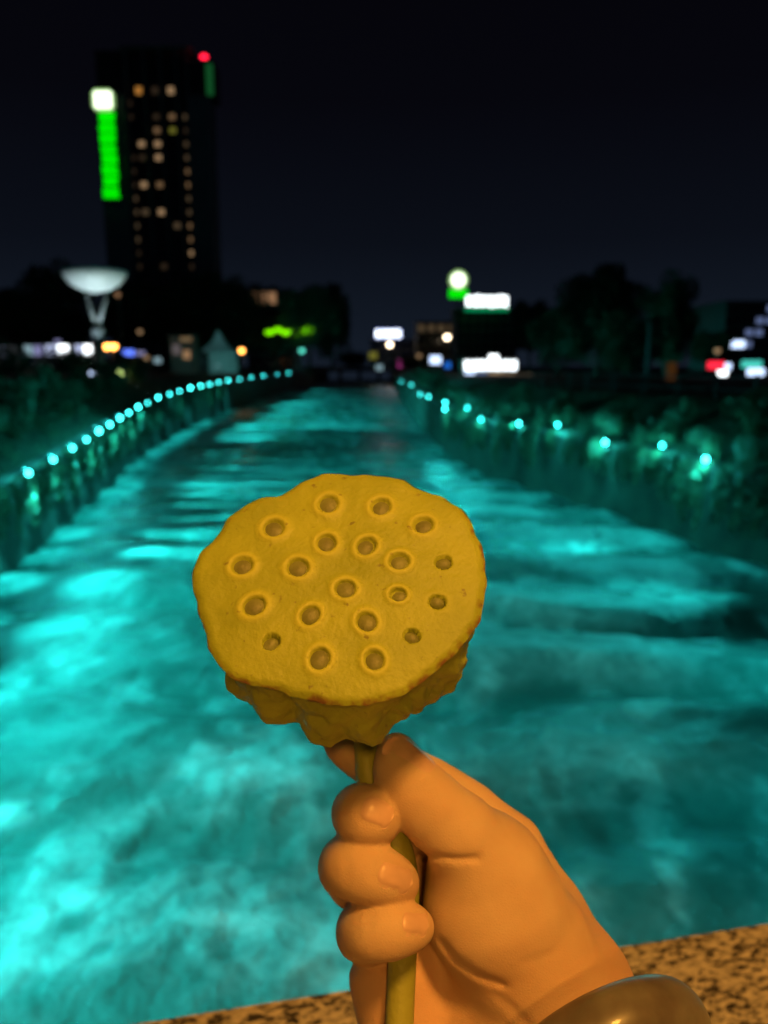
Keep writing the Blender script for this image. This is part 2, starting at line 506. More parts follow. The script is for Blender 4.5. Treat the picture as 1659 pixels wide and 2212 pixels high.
def granite():
    m = bpy.data.materials.new('speckled_granite')
    m.use_nodes = True
    n, l = m.node_tree.nodes, m.node_tree.links
    b = n['Principled BSDF']
    tc = n.new('ShaderNodeTexCoord')
    mp = n.new('ShaderNodeMapping'); mp.inputs['Rotation'].default_value = (0, 0, R(-28)); mp.inputs['Scale'].default_value = (0.62, 1.35, 1)
    l.new(tc.outputs['Object'], mp.inputs['Vector'])

    def noise(scale, det, rough=0.6):
        z = n.new('ShaderNodeTexNoise'); z.inputs['Scale'].default_value = scale; z.inputs['Detail'].default_value = det; z.inputs['Roughness'].default_value = rough
        l.new(mp.outputs[0], z.inputs['Vector']); return z

    def ramp(src, p0, p1, c0, c1):
        r = n.new('ShaderNodeValToRGB'); r.color_ramp.elements[0].position = p0; r.color_ramp.elements[1].position = p1
        r.color_ramp.elements[0].color = c0; r.color_ramp.elements[1].color = c1
        l.new(src, r.inputs[0]); return r

    def mix(fac, a, bb):
        x = n.new('ShaderNodeMix'); x.data_type = 'RGBA'
        l.new(fac, x.inputs[0])
        for i, s in ((6, a), (7, bb)):
            if isinstance(s, tuple): x.inputs[i].default_value = s
            else: l.new(s, x.inputs[i])
        return x.outputs[2]
    base = ramp(noise(130, 3).outputs['Fac'], 0.40, 0.62, (0.27, 0.25, 0.23, 1), (0.52, 0.48, 0.45, 1))
    dark = ramp(noise(185, 5, 0.62).outputs['Fac'], 0.525, 0.55, (0, 0, 0, 1), (1, 1, 1, 1))
    lite = ramp(noise(120, 2).outputs['Fac'], 0.60, 0.68, (0, 0, 0, 1), (1, 1, 1, 1))
    c = mix(lite.outputs[0], base.outputs[0], (0.52, 0.48, 0.45, 1))
    c = mix(dark.outputs[0], c, (0.03, 0.026, 0.026, 1))
    l.new(c, b.inputs['Base Color'])
    b.inputs['Roughness'].default_value = 0.5
    bp = n.new('ShaderNodeBump'); bp.inputs['Strength'].default_value = 0.25; bp.inputs['Distance'].default_value = 0.002
    l.new(noise(240, 3).outputs['Fac'], bp.inputs['Height']); l.new(bp.outputs[0], b.inputs['Normal'])
    return m


M['granite'] = granite()
par = empty('stone_parapet', (edge.x, edge.y, 4.4), BA)
tag(par, 'speckled granite parapet at the edge of the bridge, below the hand', 'parapet')
for k in range(-3, 4):
    mb = MB().box((k * 2.4, -0.17, 1.02), (2.394, 0.34, 0.16), bev=0.008)
    mb.build('coping_slab', M['granite'], par)
    MB().box((k * 2.4, -0.17, 0.47), (2.1, 0.12, 0.939)).build('panel', M['granite'], par)
    MB().box((k * 2.4 + 1.2, -0.17, 0.47), (0.24, 0.22, 0.939), bev=0.01).build('post', M['granite'], par)
deck = empty('bridge_deck', (edge.x, edge.y, 4.4), BA)
deck['kind'] = 'structure'
MB().box((0, -5.5, -0.4), (60, 11.2, 0.8)).build('slab', M['pave'], deck)

# the sodium street lamp on the pavement behind the photographer: the light on the hand
SL = Vector((1.7, -3.0, 12.6))
def bridge_lamp(SL, energy, label, aim, size, soft):
    sl = empty('street_lamp', (SL.x + 0.6, SL.y - 1.6, 4.4))
    tag(sl, label, 'street lamp', 'sodium street lamps on the bridge')
    MB().tube([(0, 0, 0), (0, 0, 0.6), (0, 0, 7.6), (-0.12, 0.32, 8.15), (-0.45, 1.2, 8.34)], [0.11, 0.08, 0.055, 0.045, 0.04], 12).build('pole', M['pole'], sl, True)
    MB().box((-0.6, 1.6, 8.36), (0.5, 1.0, 0.16), bev=0.05, top=0.8).build('lamp_head', M['pole'], sl)
    MB().box((-0.6, 1.6, 8.27), (0.40, 0.8, 0.02)).build('diffuser', M['sodium'], sl)
    ld = bpy.data.lights.new('sodium_light', 'SPOT')
    ld.energy = energy
    ld.color = (1.0, 0.43, 0.065)
    ld.shadow_soft_size = soft
    ld.spot_size = R(size); ld.spot_blend = 0.5
    lo = bpy.data.objects.new('sodium_light', ld)
    col.objects.link(lo)
    lo.parent = sl
    lo.location = (-0.6, 1.6, 8.10)
    lo.rotation_euler = Vector(aim).to_track_quat('-Z', 'Y').to_euler()


M['sodium'] = emat('sodium_diffuser', (1.0, 0.45, 0.1), 20)
bridge_lamp(SL, 2350, 'sodium street lamp on the near pavement of the bridge, behind the viewer', (-0.21, 0.36, -0.88), 60, 0.6)
bridge_lamp(Vector((0.6, -10.5, 12.6)), 2100, 'added sodium fill lamp across the road of the bridge, behind the viewer', (-0.05, 0.845, -0.535), 34, 0.6)  # unseen lamp, added as low frontal fill for hand and pod

# ================================================================== LOTUS POD
PD = 0.220                                     # distance of the face centre
pc = Cc(732, 1275, PD)
pn = np.array([-0.07, 0.575, 0.815]); pn /= np.linalg.norm(pn)
e1 = np.array([1.0, 0, 0]) - pn * pn[0]; e1 /= np.linalg.norm(e1)
e2 = np.cross(pn, e1)


def on_face(u, v, lift=0.0):
    d = np.array([(u - 829.5) / FPX, -(v - 1106) / FPX, -1.0])
    c = pc + pn * lift
    t = np.dot(c, pn) / np.dot(d, pn)
    q = d * t - c
    return np.dot(q, e1), np.dot(q, e2)


def k2(x, y): return 378 + 0.4394 * x, 972 + 0.4394 * y


outline = [(80, 640), (85, 560), (125, 490), (200, 420), (240, 345), (300, 290), (390, 235), (500, 215), (560, 190), (620, 145), (700, 110), (800, 103),
           (870, 112), (960, 110), (1090, 125), (1200, 180), (1320, 225), (1400, 270), (1440, 320), (1480, 400), (1520, 500), (1530, 620), (1520, 740),
           (1490, 850), (1420, 940), (1340, 1030), (1250, 1100), (1180, 1160), (1080, 1210), (960, 1240), (850, 1250), (740, 1240), (640, 1215), (540, 1190),
           (470, 1160), (410, 1155), (330, 1140), (260, 1100), (200, 1040), (160, 960), (140, 870), (100, 740)]
op = np.array([on_face(*k2(*p)) for p in outline])
oth = np.arctan2(op[:, 1], op[:, 0]); orr = np.hypot(op[:, 0], op[:, 1])
o_ = np.argsort(oth); oth, orr = oth[o_], orr[o_]
NS, NR = 360, 120
th = np.linspace(-math.pi, math.pi, NS, endpoint=False)
rim = np.interp(th, oth, orr, period=2 * math.pi)
rim = np.real(np.fft.ifft(np.fft.fft(rim) * (np.abs(np.fft.fftfreq(NS, 1 / NS)) < 26)))
rim *= 1 + 0.004 * np.sin(th * 23 + 1) + 0.003 * np.sin(th * 41)
RM = rim.mean()
seeds = [(755, 280, 82, 1), (1013, 293, 80, 1), (490, 397, 82, 1), (1220, 382, 78, 1), (750, 478, 76, 1), (945, 497, 78, 1), (335, 582, 80, 1), (610, 600, 82, 1),
         (1105, 567, 76, 1), (1320, 562, 74, 0), (842, 705, 78, 1), (1098, 730, 62, 1), (1290, 758, 70, 0.3), (395, 782, 84, 1), (670, 832, 76, 1),
         (945, 862, 78, 1), (1165, 924, 70, 0), (478, 955, 76, 0.1), (715, 1038, 82, 1), (982, 1045, 78, 1)]
sd = []
for (x, y, a, rg) in seeds:
    p = on_face(*k2(x, y)); q = on_face(*k2(x + a, y))
    sd.append((p[0], p[1], (q[0] - p[0]), rg))
rho = (np.arange(NR + 1) / NR)
RR = rho[:, None] * rim[None, :]
FX = RR * np.cos(th); FY = RR * np.sin(th)


def face_h(x, y, rn):
    hh = 0.0026 * (1 - rn ** 2) - 0.0014 * np.clip((rn - 0.93) / 0.07, 0, 1) ** 2
    ringm = np.zeros_like(x)
    hh = hh + 0.0010 * (fbm(x * 90 + 50, y * 90 + 50, 11, 3) - 0.5)
    for (sx, sy, a, rg) in sd:
        ang = math.atan2(sy, sx)
        dx, dy = x - sx, y - sy
        al = dx * math.cos(ang) + dy * math.sin(ang); ac = -dx * math.sin(ang) + dy * math.cos(ang)
        d = np.hypot(al / 1.08, ac / 0.98) / a
        ring = np.exp(-((d - 0.80) / 0.24) ** 2)
        hh += rg * 0.0006 * ring
        ringm = np.maximum(ringm, rg * ring)
        s = np.clip((0.68 - d) / 0.24, 0, 1) if rg > 0.5 else np.clip((0.56 - d) / 0.07, 0, 1)
        s = s * s * (3 - 2 * s)
        hh -= s * (0.0011 if rg > 0.5 else 0.0024)
    return hh, ringm


FH, ringm = face_h(FX, FY, rho[:, None].repeat(NS, 1))
fv = pc + FX[..., None] * e1 + FY[..., None] * e2 + FH[..., None] * pn
fw = cam2world(fv.reshape(-1, 3))
ff = []
for i in range(NR):
    for j in range(NS):
        a = i * NS + j; b_ = i * NS + (j + 1) % NS
        if i == 0:
            if j % 1 == 0: ff.append((a, a + NS, b_ + NS))
        else:
            ff.append((a, a + NS, b_ + NS, b_))
pod = empty('lotus_seed_pod', tuple(cam2world(pc - pn * 0.05)))
tag(pod, 'yellow green lotus seed pod on its stem, held upright in the hand', 'seed pod')
PODI = Matrix.Translation(pod.location).inverted()


def to_pod(o):
    o.parent = pod
    o.matrix_parent_inverse = PODI
    return o


def attr(o, name, vals):
    a = o.data.attributes.new(name, 'FLOAT', 'POINT')
    a.data.foreach_set('value', np.asarray(vals, dtype=np.float32).ravel())


def podmat(name, c0, c1, brown, sss=0.15, rough=0.55, edge_t=(0.42, 0.95)):
    m = bpy.data.materials.new(name)
    m.use_nodes = True
    n, l = m.node_tree.nodes, m.node_tree.links
    b = n['Principled BSDF']
    b.inputs['Roughness'].default_value = rough
    b.inputs['Subsurface Weight'].default_value = sss
    b.inputs['Subsurface Radius'].default_value = (1.0, 0.8, 0.2)
    b.inputs['Subsurface Scale'].default_value = 0.002
    tc = n.new('ShaderNodeTexCoord')

    def noise(scale, det):
        z = n.new('ShaderNodeTexNoise'); z.inputs['Scale'].default_value = scale; z.inputs['Detail'].default_value = det
        l.new(tc.outputs['Object'], z.inputs['Vector']); return z.outputs['Fac']

    def ramp(src, p0, p1, ca, cb):
        r = n.new('ShaderNodeValToRGB'); r.color_ramp.elements[0].position = p0; r.color_ramp.elements[1].position = p1
        r.color_ramp.elements[0].color = (*ca, 1); r.color_ramp.elements[1].color = (*cb, 1)
        l.new(src, r.inputs[0]); return r.outputs[0]

    def mix(fac, a, bb):
        x = n.new('ShaderNodeMix'); x.data_type = 'RGBA'
        l.new(fac, x.inputs[0])
        for i, s in ((6, a), (7, bb)):
            if isinstance(s, tuple): x.inputs[i].default_value = (*s, 1)
            else: l.new(s, x.inputs[i])
        return x.outputs[2]
    c = ramp(noise(38, 8), 0.34, 0.66, c0, c1)
    ra = n.new('ShaderNodeAttribute'); ra.attribute_name = 'ring'
    c = mix(ra.outputs['Fac'], c, (0.50, 0.56, 0.07))
    fr = n.new('ShaderNodeTexNoise'); fr.inputs['Scale'].default_value = 330; fr.inputs['Detail'].default_value = 3
    l.new(tc.outputs['Object'], fr.inputs['Vector'])
    fk = ramp(fr.outputs['Fac'], 0.66, 0.74, (0, 0, 0), (0.55, 0.55, 0.55))
    c = mix(fk, c, tuple(x * 0.55 for x in brown[:2]) + (brown[2],))
    ea = n.new('ShaderNodeAttribute'); ea.attribute_name = 'rim'
    ad = n.new('ShaderNodeMath'); ad.operation = 'MULTIPLY'
    mr = n.new('ShaderNodeMapRange'); mr.inputs[1].default_value = 0.35; mr.inputs[2].default_value = 0.65; mr.inputs[3].default_value = 0.35; mr.inputs[4].default_value = 1.5
    l.new(noise(260, 6), mr.inputs[0])
    l.new(ea.outputs['Fac'], ad.inputs[0]); l.new(mr.outputs[0], ad.inputs[1])
    k = ramp(ad.outputs[0], edge_t[0], edge_t[1], (0, 0, 0), (1, 1, 1))
    c = mix(k, c, brown)
    l.new(c, b.inputs['Base Color'])
    bp = n.new('ShaderNodeBump'); bp.inputs['Strength'].default_value = 0.45; bp.inputs['Distance'].default_value = 0.0009
    l.new(noise(520, 5), bp.inputs['Height']); l.new(bp.outputs[0], b.inputs['Normal'])
    return m


M['podface'] = podmat('pod_face_skin', (0.30, 0.375, 0.030), (0.415, 0.495, 0.045), (0.22, 0.12, 0.04))
M['podcup'] = podmat('pod_cup_skin', (0.26, 0.33, 0.045), (0.44, 0.52, 0.07), (0.17, 0.11, 0.045), edge_t=(0.62, 0.95))
face = to_pod(mesh_obj('pod_face', fw, ff, M['podface'], None, True))
lowright = np.clip(0.5 + 0.5 * np.cos(th - R(-55)), 0, 1) ** 2
rimw = np.clip((rho[:, None] - (0.970 - 0.075 * lowright[None, :])) / (0.034 + 0.10 * lowright[None, :]), 0, 1)
attr(face, 'rim', rimw); attr(face, 'ring', ringm)

# cup: the lobed underside
SN = 70
prof_s = np.array([0.0, 0.04, 0.12, 0.30, 0.52, 0.74, 0.92, 1.06, 1.18, 1.25, 1.30])
prof_r = np.array([1.0, 0.985, 0.945, 0.945, 0.955, 0.93, 0.85, 0.69, 0.42, 0.22, 0.12])
sq = np.linspace(0, 1.30, SN)
prr = np.interp(sq, prof_s, prof_r)
prr = np.convolve(np.pad(prr, 2, mode='edge'), np.ones(5) / 5, mode='valid'); prr[0] = 1.0
cv = []; crim = []
for i, s in enumerate(sq):
    env = math.sin(min(1, s / 0.45) * math.pi / 2) * min(1, max(0, (1.3 - s) / 0.5))
    # soft ribs: the lobes and notches of the underside
    q_ = np.abs(np.cos(th * 3 + 1.42 + 0.2 * np.sin(th * 2 + 1))); lob = 0.125 * (q_ ** 0.45 - 0.80) + 0.03 * np.cos(th * 15 + 1.3) + 0.03 * np.cos(th * 3 - 0.6)
    lob = lob + 0.15 * (fbm(th * 7 + 40, np.full_like(th, s * 6 + 3), 41, 4) - 0.5)
    rr = (rim * (1 - min(1, s * 1.5)) + (0.5 * RM + 0.5 * rim) * min(1, s * 1.5)) * prr[i] * (1 + lob * env)
    base = FH[-1] * max(0, 1 - s * 6)
    cv.append(pc + (rr * np.cos(th))[:, None] * e1 + (rr * np.sin(th))[:, None] * e2 + (base - s * RM * 0.88)[:, None] * pn)
    crim.append(np.full(NS, max(0, 1 - s * 9.0)) + 0.55 * np.clip(fbm(th * 6 + 90, np.full_like(th, s * 7 + 5), 61, 4) * 2 - 0.85, 0, 1))
cw = cam2world(np.array(cv).reshape(-1, 3))
cf = []
for i in range(SN - 1):
    for j in range(NS):
        a = i * NS + j; b_ = i * NS + (j + 1) % NS
        cf.append((a, b_, b_ + NS, a + NS))
cup = to_pod(mesh_obj('pod_cup', cw, cf, M['podcup'], None, True))
attr(cup, 'rim', np.array(crim)); attr(cup, 'ring', np.zeros(len(cw)))

# seeds in their holes, each with its brown tip
M['seed'] = pmat('seed_coat', (0.235, 0.265, 0.085), 0.5, 0.4, 150, 0.1, second=(0.165, 0.18, 0.06))
M['seedtip'] = pmat('seed_tip', (0.16, 0.075, 0.05), 0.6, 0.3, 400, 0.1)
M['pit'] = M['podcup']
for k, (sx, sy, a, rg) in enumerate(sd):
    hh = 0.0026 * (1 - (math.hypot(sx, sy) / RM) ** 2)
    ang = math.atan2(sy, sx)
    ra, rb, rc = (a * 0.72, a * 0.66, 0.0020) if rg > 0.5 else (a * 0.64, a * 0.52, 0.0022)
    sink = -0.00178 if rg > 0.5 else -0.0028
    tl = rng.normal(0, 0.0004, 2)
    ctr = pc + (sx + tl[0]) * e1 + (sy + tl[1]) * e2 + (hh + sink) * pn
    mb = MB().ell((0, 0, 0), (1, 1, 1), 20, 12)
    loc = np.array(mb.v)
    d1 = math.cos(ang) * e1 + math.sin(ang) * e2; d2 = np.cross(pn, d1)
    pts = ctr + loc[:, :1] * ra * d1 + loc[:, 1:2] * rb * d2 + loc[:, 2:] * rc * pn
    so = to_pod(mesh_obj('seed', cam2world(pts), mb.f, M['seed'], None, True))
    up_ = 0.35 * a * e2 + rng.normal(0, 0.06 * a, 2) @ np.stack([e1, e2])
    if rg <= 0.5 or sx > 0.02: up_ = 0.30 * a * (e2 * 0.6 + e1 * 0.8)
    if sy < -0.018 and rg > 0.5: up_ = 0.06 * a * e2
    tc_ = ctr + up_ + pn * rc * 0.86
    tp = tc_ + loc[:, :1] * 0.14 * a * e1 + loc[:, 1:2] * 0.15 * a * e2 + loc[:, 2:] * 0.0007 * pn
    so2 = mesh_obj('seed_tip', cam2world(tp), mb.f, M['seedtip'], None, True)
    so2.parent = so
    so2.matrix_parent_inverse = PODI


# stem
def ds(v):
    return float(np.interp(v, [1500, 1600, 1850, 2100, 2212, 2600], [0.262, 0.262, 0.257, 0.250, 0.246, 0.232]))


neck = pc - pn * (RM * 1.13)
stem_px = [(788, 1600, 24), (797, 1680, 27), (822, 1750, 29), (858, 1830, 32), (872, 1900, 32), (874, 1970, 31), (868, 2090, 31), (863, 2212, 31), (856, 2420, 32), (850, 2620, 33)]
sp = [pc - pn * (RM * 0.96), neck] + [Cc(u, v, ds(v) - 0.004 * math.exp(-((v - 1850) / 70.0) ** 2)) for (u, v, r) in stem_px]
sr = [0.0052, 0.0046] + [r / FPX * ds(v) for (u, v, r) in stem_px]


def catmull(pts, k=6):
    pts = [np.asarray(p, float) for p in pts]
    out = []
    for i in range(len(pts) - 1):
        p0 = pts[max(0, i - 1)]; p1 = pts[i]; p2 = pts[i + 1]; p3 = pts[min(len(pts) - 1, i + 2)]
        for t in np.arange(k) / k:
            out.append(0.5 * ((2 * p1) + (-p0 + p2) * t + (2 * p0 - 5 * p1 + 4 * p2 - p3) * t * t + (-p0 + 3 * p1 - 3 * p2 + p3) * t ** 3))
    out.append(pts[-1])
    return out


spc = catmull(sp); src_ = np.interp(np.arange(len(spc)) / 6, np.arange(len(sr)), sr)
M['stem'] = pmat('lotus_stem_skin', (0.37, 0.40, 0.07), 0.5, 0.2, 60, 0.1, 500, second=(0.30, 0.32, 0.055))
mb = MB().tube([Vector(cam2world(p)) for p in spc], list(src_), 20)
to_pod(mb.build('stem', M['stem'], None, True))

# ================================================================== HAND
VX = 0.00095


def H(u, v, off, r):
    d = ds(v) + off / 1000.0
    return np.append(Cc(u, v, d), r / FPX * d)


middle = [H(822, 1777, -11, 41), H(806, 1768, -14.5, 51), H(788, 1761, -14, 57), H(778, 1757, -5, 58), H(783, 1757, 8, 58), H(806, 1762, 24, 62), H(1050, 1810, 34, 84)]
ring_ = [H(866, 1908, -12, 39), H(840, 1898, -15.5, 49), H(802, 1884, -16.5, 57), H(769, 1874, -13, 61), H(753, 1870, -3, 61), H(754, 1877, 9, 60), H(772, 1897, 21, 62), H(1050, 1950, 36, 84)]
pinky = [H(901, 2003, -12.5, 35), H(879, 2003, -15, 45), H(846, 2006, -16.5, 54), H(814, 2009, -14, 60), H(795, 2011, -6, 63), H(794, 2014, 6, 63), H(808, 2026, 17, 62), H(980, 2090, 30, 76)]
index = [H(744, 1600, 10, 46), H(790, 1632, 17, 52), H(852, 1660, 23, 54), H(936, 1702, 27, 57), H(1016, 1760, 27, 64), H(1097, 1834, 24, 78)]
thumb = [H(856, 1625, -3, 42), H(866, 1662, -7, 56), H(895, 1708, -10, 68), H(935, 1748, -10, 72), H(990, 1800, -8, 82), H(1060, 1880, -2, 112)]
palm = [[H(1045, 1880, 0, 122), H(1066, 1955, 2, 150), H(1130, 2060, 8, 150), H(1200, 2160, 10, 138)],          # ball of the thumb
        [H(1095, 1838, 24, 80), H(1165, 1985, 24, 100), H(1235, 2120, 20, 118), H(1270, 2220, 14, 118)],         # index side
        [H(1040, 1950, 36, 74), H(1120, 2060, 32, 110), H(1210, 2190, 22, 130)],                                   # back of the hand
        [H(985, 2085, 30, 74), H(868, 2108, 19, 108), H(888, 2180, 20, 112), H(965, 2290, 26, 140), H(1110, 2380, 18, 150)],  # heel of the hand
        [H(1000, 2100, 24, 90), H(1060, 2170, 18, 130), H(1160, 2280, 14, 150)]]
wr = [H(1210, 2200, 14, 140), H(1235, 2330, 6, 146), H(1290, 2500, -8, 165)]
arm = wr + [np.array([0.135, -0.235, -0.150, 0.030]), np.array([0.190, -0.300, -0.060, 0.037]), np.array([0.235, -0.345, 0.040, 0.041])]

lo_ = np.array([Cc(670, 1500, 0.25)[0], -0.40, -0.325]); hi_ = np.array([0.29, Cc(800, 1530, 0.25)[1], 0.10])


def axis(a, f0, f1, b_):
    """fine between f0 and f1, growing steps outside"""
    core = list(np.arange(f0, f1, VX))
    s = VX; x = f0; pre = []
    while x > a:
        s = min(s * 1.12, 0.006); x -= s; pre.append(x)
    s = VX; x = core[-1]; post = []
    while x < b_:
        s = min(s * 1.12, 0.006); x += s; post.append(x)
    return np.array(pre[::-1] + core + post)


AX = axis(lo_[0], lo_[0], Cc(1400, 2000, 0.25)[0], hi_[0])
AY = axis(lo_[1], Cc(800, 2230, 0.245)[1], hi_[1], hi_[1])
AZ = axis(lo_[2], -0.315, -0.218, hi_[2])
gx, gy, gz = [a.astype(np.float32) for a in (AX, AY, AZ)]


def capsule(a, b_):
    ax, ay, az, ra = [np.float32(x) for x in a]; bx, by, bz, rb = [np.float32(x) for x in b_]
    ux, uy, uz = bx - ax, by - ay, bz - az
    L = ux * ux + uy * uy + uz * uz
    px = (gx - ax)[:, None, None]; py = (gy - ay)[None, :, None]; pz = (gz - az)[None, None, :]
    t = np.clip((px * ux + py * uy + pz * uz) / L, 0, 1)
    return np.sqrt((px - t * ux) ** 2 + (py - t * uy) ** 2 + (pz - t * uz) ** 2) - (ra + (rb - ra) * t)


def smin(a, b_, k):
    k = np.float32(k)
    hh = np.clip(0.5 + 0.5 * (b_ - a) / k, 0, 1)
    return b_ + (a - b_) * hh - k * hh * (1 - hh)


def chain(pts, k):
    s = None
    for i in range(len(pts) - 1):
        c = capsule(pts[i], pts[i + 1])
        s = c if s is None else smin(s, c, k)
    return s


S = None
for c in palm:
    q = chain(c, 0.004)
    S = q if S is None else smin(S, q, 0.007)
S = smin(S, chain(arm, 0.02), 0.012)
S = smin(S, chain(thumb, 0.004), 0.005)

def spline(pts, k=3):
    return catmull(pts, k)


for fin in (index, middle, ring_, pinky):
    S = smin(S, chain(spline(fin[:-1]) + [fin[-1]], 0.0022), 0.0011)


def crease(pts, depth, w):
    """shallow skin folds, pressed into the side that faces the palm"""
    global S
    best = None
    zc = gz[None, None, :]
    # work in the picture plane of each depth slice: x/-z, y/-z
    X = gx[:, None, None] / -zc; Y = gy[None, :, None] / -zc
    for (a, b_) in zip(pts[:-1], pts[1:]):
        a = np.array([(a[0] - 829.5) / FPX, -(a[1] - 1106) / FPX]); b_ = np.array([(b_[0] - 829.5) / FPX, -(b_[1] - 1106) / FPX])
        u = b_ - a; L = float(u @ u)
        t = np.clip(((X - a[0]) * u[0] + (Y - a[1]) * u[1]) / L, 0, 1)
        d = ((X - a[0] - t * u[0]) ** 2 + (Y - a[1] - t * u[1]) ** 2)
        best = d if best is None else np.minimum(best, d)
    ww = np.float32((w / FPX) ** 2)
    valid = (zc < -0.18)
    S = S + np.where(valid, np.float32(depth) * np.exp(-best / ww), 0).astype(np.float32)


crease([(905, 1846), (940, 1850), (985, 1855), (1030, 1854)], 0.0016, 7)          # below the thumb
crease([(955, 2035), (985, 2075), (1030, 2105), (1090, 2128)], 0.0014, 8)         # life line
crease([(1075, 2150), (1110, 2180), (1150, 2225)], 0.0006, 10)
crease([(900, 1702), (935, 1690), (960, 1675)], 0.0004, 9)
crease([(890, 1716), (930, 1712)], 0.0003, 8)
crease([(752, 2083), (790, 2090), (835, 2086)], 0.0012, 8)
crease([(1130, 2080), (1180, 2062), (1210, 2050)], 0.0003, 8)


def nail_fold(c, ax, L, W, depth=0.0006):
    a = np.array(ax, float); a /= np.linalg.norm(a); n_ = np.array([-a[1], a[0]])
    P_ = [np.array(c) + a * (L * t) + n_ * (W * w) for t, w in ((0.55, -0.95), (0.0, -1.0), (-0.6, -0.98), (-0.92, -0.6), (-1.0, 0), (-0.92, 0.6), (-0.6, 0.98), (0.0, 1.0), (0.55, 0.95))]
    crease(P_, depth, 4.5)


nail_fold((812, 1752), (0.88, 0.34), 36, 31)
nail_fold((848, 1890), (0.93, 0.36), 41, 28)
nail_fold((891, 1992), (0.98, 0.12), 32, 25)
crease([(742, 1846), (752, 1872), (750, 1900)], 0.0003, 7)
crease([(792, 1965), (800, 2000), (796, 2035)], 0.0003, 7)
crease([(806, 1960), (815, 2000), (811, 2040)], 0.0002, 6)


def surface_nets(S, X, Y, Z):
    nx, ny, nz = S.shape
    neg = S < 0
    cnt = np.zeros((nx - 1, ny - 1, nz - 1), dtype=np.int8)
    for i in (0, 1):
        for j in (0, 1):
            for k in (0, 1):
                cnt += neg[i:nx - 1 + i, j:ny - 1 + j, k:nz - 1 + k]
    act = (cnt > 0) & (cnt < 8)
    idx = np.argwhere(act)
    ids = -np.ones(act.shape, dtype=np.int64)
    ids[act] = np.arange(len(idx))
    acc = np.zeros((len(idx), 3)); num = np.zeros(len(idx))
    cor = [(i, j, k) for i in (0, 1) for j in (0, 1) for k in (0, 1)]
    I, J, K = idx.T
    for a in cor:
        for ax in range(3):
            if a[ax] == 1: continue
            b2 = list(a); b2[ax] = 1
            sa = S[I + a[0], J + a[1], K + a[2]]; sb = S[I + b2[0], J + b2[1], K + b2[2]]
            m = (sa < 0) != (sb < 0)
            t = np.where(m, sa / np.where(m, sa - sb, 1), 0)
            pa = np.stack([X[I + a[0]], Y[J + a[1]], Z[K + a[2]]], -1)
            pb = np.stack([X[I + b2[0]], Y[J + b2[1]], Z[K + b2[2]]], -1)
            acc += np.where(m[:, None], pa + t[:, None] * (pb - pa), 0); num += m
    V = acc / num[:, None]
    F = []
    for ax in range(3):
        o1, o2 = [q for q in range(3) if q != ax]
        sl0 = [slice(None)] * 3; sl1 = [slice(None)] * 3
        sl0[ax] = slice(0, -1); sl1[ax] = slice(1, None)
        A = neg[tuple(sl0)]; B = neg[tuple(sl1)]
        ch = np.argwhere(A != B)
        ok = (ch[:, o1] > 0) & (ch[:, o2] > 0) & (ch[:, o1] < S.shape[o1] - 1) & (ch[:, o2] < S.shape[o2] - 1)
        ch = ch[ok]
        q = []
        for (d1, d2) in ((-1, -1), (0, -1), (0, 0), (-1, 0)):
            c = ch.copy(); c[:, o1] += d1; c[:, o2] += d2
            q.append(ids[c[:, 0], c[:, 1], c[:, 2]])
        q = np.stack(q, -1)
        inside = A[ch[:, 0], ch[:, 1], ch[:, 2]]
        flip = inside if ax != 1 else ~inside
        q[~flip] = q[~flip][:, ::-1]
        F.append(q)
    return V, np.concatenate(F)


hv, hf = surface_nets(S, AX, AY, AZ)
# a little smoothing
ed = np.concatenate([hf[:, [0, 1]], hf[:, [1, 2]], hf[:, [2, 3]], hf[:, [3, 0]]])
for it in range(4):
    acc = np.zeros_like(hv); num = np.zeros(len(hv))
    for a, b_ in ((0, 1), (1, 0)):
        np.add.at(acc, ed[:, a], hv[ed[:, b_]]); np.add.at(num, ed[:, a], 1)
    avg = acc / num[:, None]
    hv = hv + (avg - hv) * (0.55 if it % 2 == 0 else 0.35)


